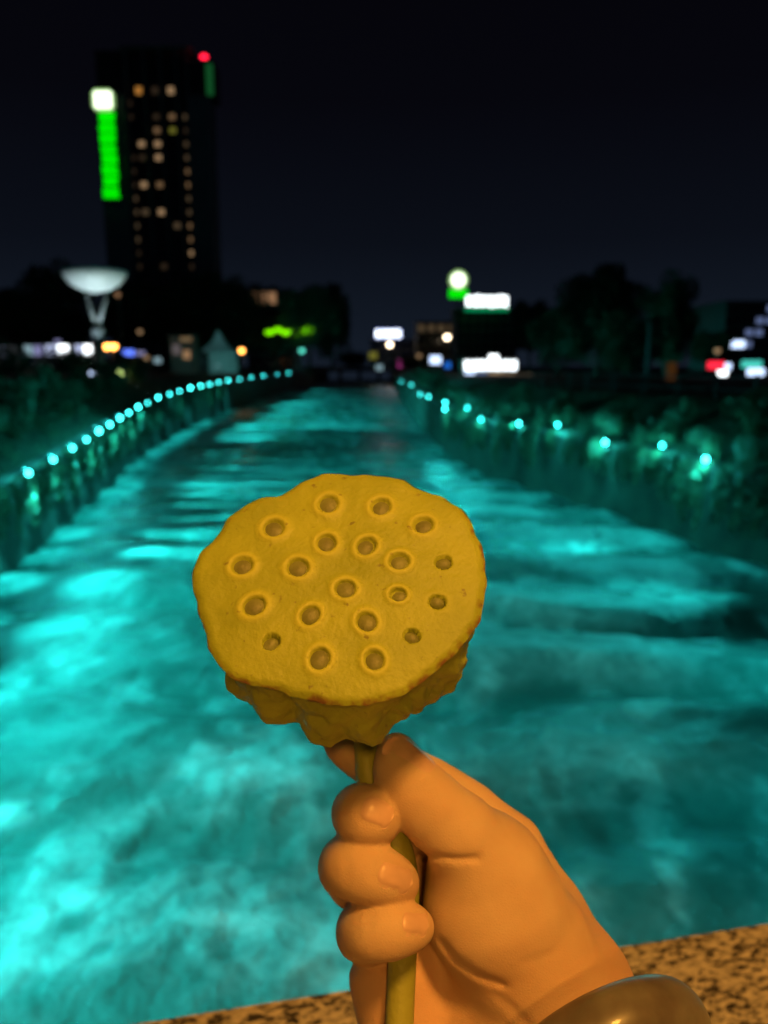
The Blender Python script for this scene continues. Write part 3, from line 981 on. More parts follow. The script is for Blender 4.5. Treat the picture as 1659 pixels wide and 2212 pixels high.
def skinmat():
    m = bpy.data.materials.new('skin')
    m.use_nodes = True
    n, l = m.node_tree.nodes, m.node_tree.links
    b = n['Principled BSDF']
    tc = n.new('ShaderNodeTexCoord')

    def noise(scale, det, r=0.5):
        z = n.new('ShaderNodeTexNoise'); z.inputs['Scale'].default_value = scale; z.inputs['Detail'].default_value = det; z.inputs['Roughness'].default_value = r
        l.new(tc.outputs['Object'], z.inputs['Vector']); return z.outputs['Fac']
    r = n.new('ShaderNodeValToRGB')
    r.color_ramp.elements[0].position = 0.33; r.color_ramp.elements[1].position = 0.67
    r.color_ramp.elements[0].color = (0.58, 0.40, 0.27, 1); r.color_ramp.elements[1].color = (0.655, 0.475, 0.33, 1)
    l.new(noise(45, 4), r.inputs[0])
    r2 = n.new('ShaderNodeValToRGB')
    r2.color_ramp.elements[0].position = 0.42; r2.color_ramp.elements[1].position = 0.72
    r2.color_ramp.elements[0].color = (0, 0, 0, 1); r2.color_ramp.elements[1].color = (0.55, 0.55, 0.55, 1)
    l.new(noise(17, 3), r2.inputs[0])
    mx = n.new('ShaderNodeMix'); mx.data_type = 'RGBA'
    l.new(r2.outputs[0], mx.inputs[0]); l.new(r.outputs[0], mx.inputs[6]); mx.inputs[7].default_value = (0.60, 0.32, 0.20, 1)
    l.new(mx.outputs[2], b.inputs['Base Color'])
    b.inputs['Roughness'].default_value = 0.70
    b.inputs['Specular IOR Level'].default_value = 0.15
    b.inputs['Subsurface Weight'].default_value = 0.18
    b.inputs['Subsurface Radius'].default_value = (1.0, 0.35, 0.2)
    b.inputs['Subsurface Scale'].default_value = 0.003
    vo = n.new('ShaderNodeTexVoronoi'); vo.inputs['Scale'].default_value = 1100; vo.feature = 'DISTANCE_TO_EDGE'
    l.new(tc.outputs['Object'], vo.inputs['Vector'])
    bp = n.new('ShaderNodeBump'); bp.inputs['Strength'].default_value = 0.35; bp.inputs['Distance'].default_value = 0.0004
    l.new(vo.outputs['Distance'], bp.inputs['Height'])
    bp2 = n.new('ShaderNodeBump'); bp2.inputs['Strength'].default_value = 0.22; bp2.inputs['Distance'].default_value = 0.0012
    l.new(noise(160, 5), bp2.inputs['Height']); l.new(bp.outputs[0], bp2.inputs['Normal'])
    l.new(bp2.outputs[0], b.inputs['Normal'])
    return m


M['skin'] = skinmat()
hand = mesh_obj('hand', cam2world(hv), hf, M['skin'], None, True)
tag(hand, 'bare right hand gripping the lotus stem, thumb and forefinger under the pod', 'hand')


# fingernails, laid on the finished skin
def sdf_at(p):
    p = np.atleast_2d(p)
    fi = [np.interp(p[:, k], A, np.arange(len(A))) for k, A in enumerate((AX, AY, AZ))]
    i0 = [np.clip(np.floor(f).astype(int), 0, len(A) - 2) for f, A in zip(fi, (AX, AY, AZ))]
    fr = [f - i for f, i in zip(fi, i0)]
    r = 0
    for a in (0, 1):
        for b2 in (0, 1):
            for c in (0, 1):
                w = (fr[0] if a else 1 - fr[0]) * (fr[1] if b2 else 1 - fr[1]) * (fr[2] if c else 1 - fr[2])
                r = r + w * S[i0[0] + a, i0[1] + b2, i0[2] + c]
    return r


M['nail'] = pmat('fingernail', (0.68, 0.44, 0.34), 0.33, 0.12, 120, 0.03, spec=0.35)


def nail(ctr_px, axis_px, dorsal, length, width, off=-16.0, name='fingernail'):
    """ctr_px: where the nail's middle is seen; axis_px: direction of the fingertip in the picture; dorsal: camera-space direction out of the nail"""
    d0 = ds(ctr_px[1])
    dorsal = np.array(dorsal, float); dorsal /= np.linalg.norm(dorsal)
    c = Cc(ctr_px[0], ctr_px[1], d0 + off / 1000.0)
    ax_ = np.array([axis_px[0], -axis_px[1], 0.0]); ax_ -= dorsal * (ax_ @ dorsal); ax_ /= np.linalg.norm(ax_)
    wd = np.cross(dorsal, ax_)
    NL, NW = 18, 15
    pts = []; wts = []
    for i in range(NL):
        s = -1 + 2 * i / (NL - 1)
        wl_ = math.sqrt(max(0.0, 1 - max(0, (abs(s) - 0.45) / 0.55) ** 2.4)) if s > 0 else math.sqrt(max(0.0, 1 - max(0, (abs(s) - 0.55) / 0.45) ** 2.2))
        wl_ = max(wl_, 0.12)
        for j in range(NW):
            t = -1 + 2 * j / (NW - 1)
            pts.append(c + ax_ * s * length / 2 + wd * t * wl_ * width / 2)
            wts.append((s, t))
    pts = np.array(pts)
    # from outside, march onto the skin
    q = pts + dorsal * 0.014
    for _ in range(40):
        q = q - dorsal * np.clip(sdf_at(q), -0.002, 0.002)[:, None] * 0.8
    q = pts + np.clip((q - pts) @ dorsal, -0.006, 0.014)[:, None] * dorsal
    wts = np.array(wts)
    edge_ = np.maximum(np.abs(wts[:, 1]) ** 4, np.clip(-wts[:, 0], 0, 1) ** 4)
    tipup = np.clip(wts[:, 0] - 0.4, 0, 1) * 0.0006
    top = q + dorsal * (0.00022 - 0.0005 * edge_ + tipup * 0.7)[:, None]
    bot = q - dorsal * 0.0008
    v = np.concatenate([top, bot])
    f = []
    n0 = NL * NW
    for i in range(NL - 1):
        for j in range(NW - 1):
            a = i * NW + j
            f.append((a, a + NW, a + NW + 1, a + 1)); f.append((n0 + a, n0 + a + 1, n0 + a + NW + 1, n0 + a + NW))
    for i in range(NL - 1):
        for j in (0, NW - 1):
            a = i * NW + j
            f.append((a, a + NW, n0 + a + NW, n0 + a))
    for j in range(NW - 1):
        for i in (0, NL - 1):
            a = i * NW + j
            f.append((a, a + 1, n0 + a + 1, n0 + a))
    o = mesh_obj(name, cam2world(v), f, M['nail'], None, True)
    o.parent = hand
    return o


nail((812, 1752), (0.88, 0.34), (0.05, 0.38, 1), 0.0112, 0.0092)
nail((848, 1890), (0.93, 0.36), (0.10, 0.32, 1), 0.0122, 0.0082)
nail((891, 1992), (0.98, 0.12), (0.12, 0.40, 1), 0.0094, 0.0072)
nail((884, 1630), (-0.25, -0.97), (0.90, 0.25, 0.60), 0.0120, 0.0105, -11.0)

# ================================================================== BANGLE
bc = Cc(1300, 2305, 0.232)
bax = np.array([0.33, -0.50, 0.80]); bax /= np.linalg.norm(bax)      # along the forearm, towards the elbow
b1 = np.cross(bax, [0, 1, 0]); b1 /= np.linalg.norm(b1); b2_ = np.cross(bax, b1)
NT, NP = 96, 28
bv = []
for i in range(NT):
    a = 2 * math.pi * i / NT
    rd = math.cos(a) * b1 + math.sin(a) * b2_
    for j in range(NP):
        p = 2 * math.pi * j / NP
        x = math.cos(p); z = math.sin(p)
        x = math.copysign(abs(x) ** 0.9, x)
        if x < 0: x *= 0.75
        bv.append(bc + rd * (0.0300 + 0.0066 * x) + bax * 0.0086 * z)
bf = []
for i in range(NT):
    for j in range(NP):
        a = i * NP + j; b_ = i * NP + (j + 1) % NP; c = ((i + 1) % NT) * NP + (j + 1) % NP; d = ((i + 1) % NT) * NP + j
        bf.append((a, d, c, b_))
m = pmat('polished_agate', (0.20, 0.19, 0.165), 0.34, 0.4, 60, 0.0, second=(0.10, 0.08, 0.07), spec=0.4)
m.node_tree.nodes['Principled BSDF'].inputs['Coat Weight'].default_value = 0.15
m.node_tree.nodes['Principled BSDF'].inputs['Subsurface Weight'].default_value = 0.2
m.node_tree.nodes['Principled BSDF'].inputs['Subsurface Scale'].default_value = 0.004
bang = mesh_obj('bangle', cam2world(bv), bf, m, None, True)
tag(bang, 'polished brown stone bangle round the wrist', 'bangle')

# ================================================================== LIGHTS ALONG THE RIVER
ORD = ('nearest second third fourth fifth sixth seventh eighth ninth tenth eleventh twelfth thirteenth fourteenth fifteenth sixteenth seventeenth eighteenth '
       'nineteenth twentieth twenty-first twenty-second twenty-third twenty-fourth twenty-fifth twenty-sixth twenty-seventh twenty-eighth twenty-ninth thirtieth '
       'thirty-first thirty-second thirty-third thirty-fourth thirty-fifth thirty-sixth thirty-seventh thirty-eighth').split()


def seen(x, y, z, margin=25):
    d = Vector((x, y, z)) - CAMLOC
    w = d.dot(FWD)
    return w > 0 and -margin < 829.5 + FPX * d.x / w < 1659 + margin


def make_bank_light():
    r = empty('bank_light', (0, 0, 0))
    MB().tube([(-0.30, 0, 0.0), (-0.30, 0, 0.16), (-0.05, 0, 0.20)], 0.022, 8).build('bracket', M['metal'], r)
    MB().lathe([(0.05, -0.12), (0.085, -0.10), (0.10, 0.02), (0.105, 0.05), (0.095, 0.05)], (0, 0, 0), 14).build('housing', M['metal'], r)
    h_ = r.children[-1]; h_.location = (0, 0, 0.2); h_.rotation_euler = (0, R(112), 0)
    ln = MB().ell((0, 0, 0.09), (0.085, 0.085, 0.08), 14, 8).build('lens', M['e_cyan'], r, True)
    ln.location = (0, 0, 0.2); ln.rotation_euler = (0, R(112), 0)
    return r


BL = make_bank_light()
LENS = []
for k, s in enumerate((14.0, 16.0, 24.0, 7.0)):
    c = [ch for ch in BL.children if ch.name.startswith('lens')][0].data.copy()
    c.materials.clear(); c.materials.append(emat('cyan_lamp_glow_%s' % ('near', 'middle', 'far', 'shaded')[k], (0.06, 1.0, 0.97), s)); LENS.append(c)
first = True


def bank_light(x, y, z, side, energy, label, group, glow=1.0, lens=1, spill=0, beam=0.24, tilt=0.40):
    global first
    r = BL if first else copy_tree(BL)
    first = False
    r.location = (x, y, z)
    r.rotation_euler = (0, 0, 0 if side < 0 else math.pi)
    tag(r, label, 'lamp', group)
    ld = bpy.data.lights.new('bank_light_beam', 'SPOT')
    ld.energy = energy; ld.color = CYAN; ld.shadow_soft_size = 0.07
    ld.spot_size = R(66); ld.spot_blend = 1.0
    o = bpy.data.objects.new('bank_light_beam', ld); col.objects.link(o)
    o.parent = r; o.location = (0.24, 0, 0.17)
    o.rotation_euler = Vector((1, 0, -tilt)).to_track_quat('-Z', 'Y').to_euler()
    o.scale = (beam, 1, 1)                 # a fan shaped beam, narrow along the wall
    if spill:
        l2 = bpy.data.lights.new('bank_light_spill', 'SPOT' if side < 0 else 'POINT')
        l2.energy = spill; l2.color = CYAN; l2.shadow_soft_size = 0.05
        if side < 0: l2.spot_size = R(64); l2.spot_blend = 0.7
        o2 = bpy.data.objects.new('bank_light_spill', l2); col.objects.link(o2)
        o2.parent = r; o2.location = (0.34, 0, 0.10); o2.rotation_euler = (0, R(6), 0)
    if side < 0 and 10 < y < 45:
        l3 = bpy.data.lights.new('bank_light_stray', 'POINT'); l3.energy = 90; l3.color = CYAN; l3.shadow_soft_size = 0.05
        o3 = bpy.data.objects.new('bank_light_stray', l3); col.objects.link(o3); o3.parent = r; o3.location = (0.02, 0, 0.42)
    for ch in r.children:
        if ch.name.startswith('lens'): ch.data = LENS[lens]
    if glow != 1.0:
        r.scale = (glow,) * 3
    return r


LE = 6400
yl = [3.0, 6.5, 10.0, 13.5, 17.0, 20.5] + [23.9, 26.9, 29.9, 32.6, 35.2, 38.2, 41.5, 45.0, 48.8, 53.0, 58, 63.5, 69, 75, 81, 87, 94, 102, 112, 124, 140, 160, 184]
q_ = 0
for k, y in enumerate(yl):
    x = lx(y) + 0.12; z = lz(y)
    vis = seen(x, y, z, 5)
    bank_light(x, y, z, -1, LE * (0.50 if y < 22 else 1.25 if y < 45 else 1.7 if y < 70 else 4.0), '%s cyan lamp in view on the left river wall, counted from the bridge' % ORD[q_] if vis else 'cyan lamp on the left river wall next to the bridge', 'cyan lamps on the left river wall', rng.uniform(0.75, 1.25), 0 if y < 32 else 1 if y < 56 else 2, 700 if y < 110 else 0, 1.3 if y < 22 else 0.28 if y < 70 else 0.5, 0.55 if y < 22 else 0.30)
    q_ += vis
yr = [4.0, 9.0, 14.0, 19.5, 24.8, 27.6, 31.0, 34.6, 38.0, 41.5, 46.0, 51.0, 54.0, 62, 75, 95, 130]
q_ = 0
for k, y in enumerate(yr):
    x = rx(y) - 0.12 + (0.0 if k in (4, 6) else 0.25 * math.sin(k * 2.7)); z = rz_(y) + (0.0 if k < 4 else 0.22 * math.sin(k * 3.9))
    bank_light(x, y, z, 1, LE * (0.10 if k > 4 else 0.42), '%s cyan lamp in view on the right river wall, counted from the bridge' % ORD[q_] if seen(x, y, z, 5) else 'cyan lamp on the right river wall next to the bridge', 'cyan lamps on the right river wall', 1.1 if k in (4, 6) else 0.95, 0 if k in (4, 6) else (1 if k in (8, 11, 12) or k > 12 else 3), 170 if 3 < k < 13 else 0, 0.6)
    q_ += seen(x, y, z, 5)

# ================================================================== PLANTS


def leafy(name, n, shape, size, mat, seed, droop=0.0):
    """leaf-sized faces spread through a volume; shape(rng) gives a point"""
    g = np.random.default_rng(seed)
    pts = np.array([shape(g) for _ in range(n)])
    v = np.zeros((n, 4, 3)); L = size * g.uniform(0.6, 1.4, n)
    a = g.normal(size=(n, 3)); a[:, 2] -= droop; a /= np.linalg.norm(a, axis=1)[:, None]
    b_ = np.cross(a, g.normal(size=(n, 3))); b_ /= np.linalg.norm(b_, axis=1)[:, None]
    v[:, 0] = pts - a * L[:, None]; v[:, 2] = pts + a * L[:, None]
    v[:, 1] = pts + b_ * L[:, None] * 0.42; v[:, 3] = pts - b_ * L[:, None] * 0.42
    f = np.arange(n * 4).reshape(n, 4)
    me = bpy.data.meshes.new(name)
    me.from_pydata(v.reshape(-1, 3).tolist(), [], f.tolist())
    me.update()
    me.materials.append(mat)
    return me


def clumps(g, cs):
    c = cs[g.integers(len(cs))]
    d = g.normal(size=3); d /= np.linalg.norm(d)
    return np.array(c[:3]) + d * c[3] * g.uniform(0.55, 1.0) * np.array([1, 1, 0.85])


def part(name, me, parent):
    o = bpy.data.objects.new(name, me); col.objects.link(o); o.parent = parent
    return o


shrub_me = []
for s in range(4):
    g = np.random.default_rng(100 + s)
    cs = [(g.uniform(-0.6, 0.6), g.uniform(-0.6, 0.6), g.uniform(0.3, 0.95), g.uniform(0.25, 0.5)) for _ in range(9)]
    stem = MB()
    for c in cs[:6]:
        stem.tube([(0, 0, -0.2), (c[0] * 0.4, c[1] * 0.4, c[2] * 0.5), c[:3]], [0.03, 0.02, 0.008], 5)
    so = stem.build('stems', M['bark']); sm = so.data; bpy.data.objects.remove(so)
    shrub_me.append((leafy('foliage', 900, lambda g, cs=cs: clumps(g, cs), 0.085, [M['leafA'], M['leafC'], M['leafB'], M['leafA']][s], 200 + s), sm))
# tall reedy plants
reed_me = []
for s in range(2):
    g = np.random.default_rng(300 + s)
    mb = MB()
    for k in range(60):
        a = g.uniform(0, 2 * math.pi); l_ = g.uniform(0.8, 1.9); o_ = g.uniform(0.15, 0.75)
        x0, y0 = g.normal(0, 0.12, 2)
        pts = [(x0 + math.cos(a) * o_ * t * t, y0 + math.sin(a) * o_ * t * t, l_ * (t - 0.32 * t ** 3)) for t in (0, 0.35, 0.7, 1.0)]
        b0 = len(mb.v)
        px, py = -math.sin(a) * 0.028, math.cos(a) * 0.028
        for i, p in enumerate(pts):
            w = 1 - 0.9 * (i / 3) ** 2
            mb.v += [(p[0] - px * w, p[1] - py * w, p[2]), (p[0] + px * w, p[1] + py * w, p[2])]
        for i in range(3):
            mb.f.append((b0 + 2 * i, b0 + 2 * i + 1, b0 + 2 * i + 3, b0 + 2 * i + 2))
    o = mb.build('blades', M['leafC']); reed_me.append(o.data); bpy.data.objects.remove(o)
# strands that hang down over the wall
vine_me = []; vine_st = []
for s in range(3):
    g = np.random.default_rng(400 + s)
    st = [(g.uniform(-0.75, 0.75), g.uniform(0.9, 2.1)) for _ in range(9)]

    def vs_(g, st=st):
        k = st[g.integers(len(st))]; t = g.uniform(0, 1)
        return np.array([0.10 + 0.22 * math.sin(min(1, t * 2.5) * math.pi / 2) + g.normal(0, 0.05), k[0] + g.normal(0, 0.05) + 0.1 * math.sin(t * 4), 0.10 - t * k[1]])
    vine_me.append(leafy('foliage', 620, vs_, 0.07, [M['leafA'], M['leafC'], M['leafA']][s], 500 + s, 1.0))
    sm_ = MB()
    for (a_, l_) in st:
        sm_.tube([(0.10 + 0.22 * math.sin(min(1, t * 2.5) * math.pi / 2), a_ + 0.1 * math.sin(t * 4), 0.10 - t * l_) for t in (0, 0.2, 0.4, 0.7, 1)], 0.008, 5)
    o = sm_.build('stems', M['bark']); vine_st.append(o.data); bpy.data.objects.remove(o)


def shrub(x, y, z, s, kind, label, group, name='shrub'):
    r = empty(name, (x, y, z), random.uniform(0, 6.28))
    r.scale = (s, s, s * random.uniform(0.85, 1.2))
    fm, sm = shrub_me[kind % 4]
    part('foliage', fm, r); part('stems', sm, r)
    return tag(r, label, 'shrub', group)


def reed(x, y, z, s, kind, label, group):
    r = bpy.data.objects.new('reed_clump', reed_me[kind % 2]); col.objects.link(r)
    r.location = (x, y, z); r.rotation_euler = (0, 0, random.uniform(0, 6.28)); r.scale = (s,) * 3
    return tag(r, label, 'plant', group)


for k in range(32):
    y = 22.0 + k * 1.75 + random.uniform(-0.3, 0.3)
    if k > 19: y = 22.0 + 19 * 1.75 + (k - 19) * 3.6
    o = empty('hanging_plant', (0, 0, 0)); part('foliage', vine_me[k % 3], o); part('stems', vine_st[k % 3], o)
    o.location = (lx(y) - 0.18, y, lz(y) - 0.02); o.scale = (1, 1, lz(y) / 2.7)
    tag(o, '%s leafy trailer in view hanging down the left wall, counted from the bridge' % ORD[k], 'plant', 'plants hanging over the left river wall')
k = 0
for (y, off, s) in sorted([(21, 1.2, 0.9), (22.5, 2.6, 1.3), (23.5, 0.9, 0.8), (25, 1.9, 1.2), (26.2, 3.4, 1.6), (27.3, 0.8, 0.7), (28.6, 2.3, 1.3), (30.2, 1.2, 0.9), (31, 3.6, 1.7), (32.4, 2.2, 1.2), (34, 0.9, 0.8), (35.5, 3.0, 1.5), (37, 1.6, 1.1), (39.5, 3.2, 1.6), (41, 1.2, 0.9), (44, 2.6, 1.4), (47, 1.4, 1.0), (50, 3.0, 1.5), (55, 2.0, 1.3), (60, 3, 1.6), (70, 3, 1.8)]):
    x = lx(y) - 0.8 - off
    if not seen(x, y, 3.5, 60): continue
    shrub(x, y, lz(y) + 0.30 * off - 0.1, s, k, '%s bush in view on the slope above the left wall, counted from the bridge' % ORD[k], 'bushes above the left river wall'); k += 1
k = 0
for (y, off, s) in sorted([(19, 1.9, 1.5), (21.3, 0.9, 1.2), (22.8, 2.4, 1.4), (24.2, 0.95, 0.9), (26.2, 0.9, 0.95), (26.8, 2.3, 1.4), (28.8, 0.8, 0.8), (30, 1.8, 1.2), (32.2, 0.7, 0.8), (33.5, 1.9, 1.2), (36, 0.7, 0.85), (38, 1.6, 1.2), (39.8, 0.7, 0.9), (43.5, 0.7, 0.9),
                    (44, 2.4, 1.4), (48, 0.8, 0.9), (52.5, 0.8, 1.0), (57, 0.8, 1.0), (64, 1, 1.2), (72, 1.4, 1.4), (84, 1.6, 1.5), (100, 2, 1.6), (125, 2, 1.8)]):
    x = rx(y) + off
    if not seen(x, y, 3.5, 60): continue
    shrub(x, y, rz_(y) + 0.25 * max(0, off - 1), s, k, '%s bush in view along the right wall top, counted from the bridge' % ORD[k], 'bushes along the right river wall'); k += 1
k = 0
for (y, s) in [(20.2, 1.2), (22.3, 1.1), (23.6, 0.9), (25.4, 0.8), (29.7, 0.8), (33.4, 0.8), (37.0, 0.8), (40.6, 0.9), (45, 0.9), (50, 1.0)]:
    if not seen(rx(y) + 0.35, y, 3.5, 60): continue
    reed(rx(y) + 0.35, y, rz_(y) - 0.1, s, k, '%s tuft of long grass in view on the right wall, counted from the bridge' % ORD[k], 'grass tufts on the right river wall'); k += 1
# grass on both slopes
gv = []; gf = []
gr_ = np.random.default_rng(77)
for side, X, Z, gl in ((-1, lx, lz, 5.0), (1, rx, rz_, 4.6)):
    for q in range(9000):
        y = 14 + 50 * gr_.uniform() ** 1.4; o_ = gr_.uniform(0.75, 6.0)
        z0 = Z(y) + np.interp(o_, [0.8, 2.3, 4.0, 6.3], [-0.10, 0.40, (gl - Z(y)) / 2 + 0.3, gl - Z(y) - 0.05])
        x = X(y) + side * o_; hgt = gr_.uniform(0.12, 0.38); a = gr_.uniform(0, 6.28); w = 0.018
        dx, dy = gr_.normal(0, 0.10, 2)
        i = len(gv)
        gv += [(x - w * math.cos(a), y - w * math.sin(a), z0 - 0.08), (x + w * math.cos(a), y + w * math.sin(a), z0 - 0.08), (x + dx, y + dy, z0 + hgt)]
        gf.append((i, i + 1, i + 2))
go = mesh_obj('grass', gv, gf, M['leafA'])
tag(go, 'rough grass covering the slopes above both river walls', 'grass', kind='stuff')
for k in range(26):
    y = 21.5 + k * 1.25 + random.uniform(-0.4, 0.4)
    o = empty('hanging_plant', (0, 0, 0)); part('foliage', vine_me[(k + 1) % 3], o); part('stems', vine_st[(k + 1) % 3], o)
    o.location = (rx(y) + 0.18, y, rz_(y) - 0.02); o.rotation_euler = (0, 0, math.pi); o.scale = (1.2, 1.25, random.uniform(0.7, 1.25))
    tag(o, '%s leafy trailer in view hanging down the right wall, counted from the bridge' % ORD[k], 'plant', 'plants hanging over the right river wall')

# ------------------------------------------------------------------ trees
tree_me = []
for s in range(4):
    g = np.random.default_rng(600 + s)
    cs = []
    for k in range(60 if s < 2 else 32):
        d = g.normal(size=3); d /= np.linalg.norm(d); rr = g.uniform(0.25, 0.74)
        dome = s < 2
        c = np.array([d[0] * rr, d[1] * rr, (1.12 + d[2] * rr * 1.08) if dome else 1.15 + d[2] * rr * 0.7])
        cs.append((*c, g.uniform(0.2, 0.36)))
    tr = MB().tube([(0, 0, -0.05), (0.01, 0.0, 0.25), (0.03, 0.01, 0.7), (0.0, 0.02, 1.4)], [0.06, 0.045, 0.035, 0.012], 8)
    for c in cs[:12]:
        tr.tube([(0.02, 0.0, 0.45), ((c[0]) * 0.5, c[1] * 0.5, 0.4 + c[2] * 0.4), c[:3]], [0.025, 0.016, 0.006], 5)
    to = tr.build('trunk', M['bark']); tm = to.data; bpy.data.objects.remove(to)
    tree_me.append((leafy('crown', 15000, lambda g, cs=cs: clumps(g, cs), 0.046, [M['leafB'], M['leafA'], M['leafB'], M['leafA']][s], 700 + s), tm))


def tree(u, vtop, width_px, Y, zg, kind, label, group='dark trees'):
    top = P(u, vtop, Y); h_ = top.z - zg
    r = empty('tree', (top.x, Y, zg), random.uniform(0, 6.28))
    wd = width_px / FPX * Y / 1.9
    r.scale = (wd, wd, h_ / 2.05)
    cm, tm = tree_me[kind % 4]
    part('crown', cm, r); part('trunk', tm, r)
    return tag(r, label, 'tree', group)


ltrees = [(30, 612, 150, 120, 'leftmost dark tree behind the bright stalls'), (110, 565, 190, 150, 'tall dark tree left of the dish shaped mast'), (260, 600, 170, 140, 'dark tree right behind the dish shaped mast'),
          (345, 560, 200, 165, 'broad dark tree at the foot of the tower block'), (440, 575, 190, 150, 'dark tree right of the tower foot, above the kiosk'), (510, 600, 150, 150, 'dark tree above the pointed tent'),
          (590, 668, 130, 130, 'low dark tree under the tan lit windows'), (665, 572, 150, 120, 'tall tree with a faint teal glow at the river bend'), (715, 600, 110, 170, 'dark tree where the river bends out of sight'),
          (760, 760, 90, 330, 'small dark tree at the far end of the river'), (560, 590, 130, 190, 'dark tree left of the tan lit windows')]
for k, (u, v, w, Y, lab) in enumerate(ltrees):
    tree(u, v, w, Y, 5.0, k, lab, 'trees on the left bank')
rtrees = [(1302, 555, 205, 85, 0, 'tallest domed tree on the right bank'), (1450, 592, 150, 80, 1, 'domed dark tree right of the tallest domed tree'), (1210, 655, 140, 100, 0, 'dark tree left of the tallest domed tree'),
          (1150, 610, 110, 170, 3, 'distant dark tree right of the rooftop signs'), (1360, 670, 150, 70, 1, 'low dark tree between the two domed trees'), (1540, 690, 110, 110, 3, 'dark tree left of the blue lit building'),
          (800, 790, 60, 320, 3, 'tiny tree beside the far bridge'), (890, 770, 80, 240, 1, 'small dark tree below the twin white lamps')]
for (u, v, w, Y, kd, lab) in rtrees:
    tree(u, v, w, Y, 4.6, kd, lab, 'trees on the right bank')

# hedges along the left promenade
for k, (y0, x0) in enumerate([(45, -26), (52, -27), (59, -28), (66, -28), (74, -30), (82, -31), (90, -31), (100, -32)]):
    shrub(x0, y0, 4.9, 2.2, k + 1, '%s round hedge bush on the left promenade, counted from the bridge' % ORD[k], 'hedge bushes on the left promenade', 'hedge_bush')

# ================================================================== TOWER BLOCK
TY = 220.0


def tx(u): return P(u, 340, TY).x
def tz(v): return P(800, v, TY).z


tower = empty('tower_block', (tx(342), TY, 5.0))
tag(tower, 'dark high rise tower with a vertical green sign and scattered lit windows', 'building')


def tpart(name, u0, u1, v0, v1, y0, y1, mat, par=None, bev=0):
    mb = MB().box(((tx(u0) + tx(u1)) / 2 - tower.location.x, (y0 + y1) / 2, (tz(v0) + tz(v1)) / 2 - 5.0), (abs(tx(u1) - tx(u0)), abs(y1 - y0), abs(tz(v0) - tz(v1))), bev=bev)
    return mb.build(name, mat, par or tower)


core = tpart('core', 276, 412, 118, 792, 2.0, 11, M['facade_dark'])
tpart('side_wall', 216, 275.6, 205, 793, 0, 9, M['facade'])
tpart('side_wall', 412.4, 455, 205, 793, 0, 9, M['facade'])
tpart('crown_block', 216, 275.6, 105, 204.6, 1.2, 9, M['facade_dark'])
tpart('crown_block', 412.4, 467, 130, 204.6, 1.2, 9, M['facade_dark'])
for u in (279, 318, 353, 387, 409):
    tpart('fin', u - 2.2, u + 2.2, 100, 790, 0.9, 1.98, M['facade'])
tpart('roof_slab', 268, 420, 96, 101, 0.6, 11.5, M['facade'])
for v in np.arange(212, 585, 29.6):
    tpart('floor_band', 281.4, 406.6, v + 13.2, v + 16.4, 1.3, 1.99, M['facade_dark'])
wm = MB().box((0, 0, 0), (1, 0.16, 1)).build('window', M['dark_glass']).data
bpy.data.objects.remove(bpy.data.objects['window'])
wins = {}
lit = {}


def setw(u, v, k): lit[(round((u - 283) / 1), round((v - 190) / 29.6))] = k


cols_ = {283: 9, 303: 17, 338: 17, 372: 17, 400: 9}


def rowv(r): return 190 + r * 29.6


litmap = {(303, 0): 'w4', (372, 0): 'w0', (338, 0): 'w3', (372, 2): 'w1', (338, 3): 'w1', (372, 3): 'w5', (303, 4): 'w0', (338, 4): 'w0', (338, 5): 'w0', (303, 5): 'w3', (303, 7): 'w0', (338, 7): 'w1',
          (303, 9): 'w2', (338, 9): 'w0', (372, 10): 'w2', (338, 13): 'w3', (338, 2): 'w3',
          (283, 1): 'w3', (283, 2): 'w3', (283, 5): 'w3', (283, 6): 'w3', (283, 7): 'w3', (283, 8): 'w2', (283, 9): 'w2', (283, 10): 'w2', (283, 11): 'w2', (283, 12): 'w3', (283, 13): 'w3',
          (400, 2): 'w2', (400, 3): 'w3', (400, 4): 'w2', (400, 5): 'w2', (400, 6): 'w1', (400, 7): 'w1', (400, 8): 'w2', (400, 9): 'w2', (400, 10): 'w1', (400, 11): 'w1', (400, 12): 'w0', (400, 13): 'w3'}
wmesh = {}


def winmesh(key):
    if key not in wmesh:
        c = wm.copy(); c.materials.clear(); c.materials.append(M[key] if key else M['dark_glass']); wmesh[key] = c
    return wmesh[key]


for u, w in cols_.items():
    for r in range(0, 20):
        if r > 13: continue
        key = litmap.get((u, r))
        o = bpy.data.objects.new('window', winmesh(key)); col.objects.link(o)
        o.parent = tower
        o.location = (tx(u) - tower.location.x, 1.86, tz(rowv(r)) - 5.0)
        o.scale = (w / FPX * TY * 0.68, 1, (13 if w > 10 else 11) / FPX * TY)
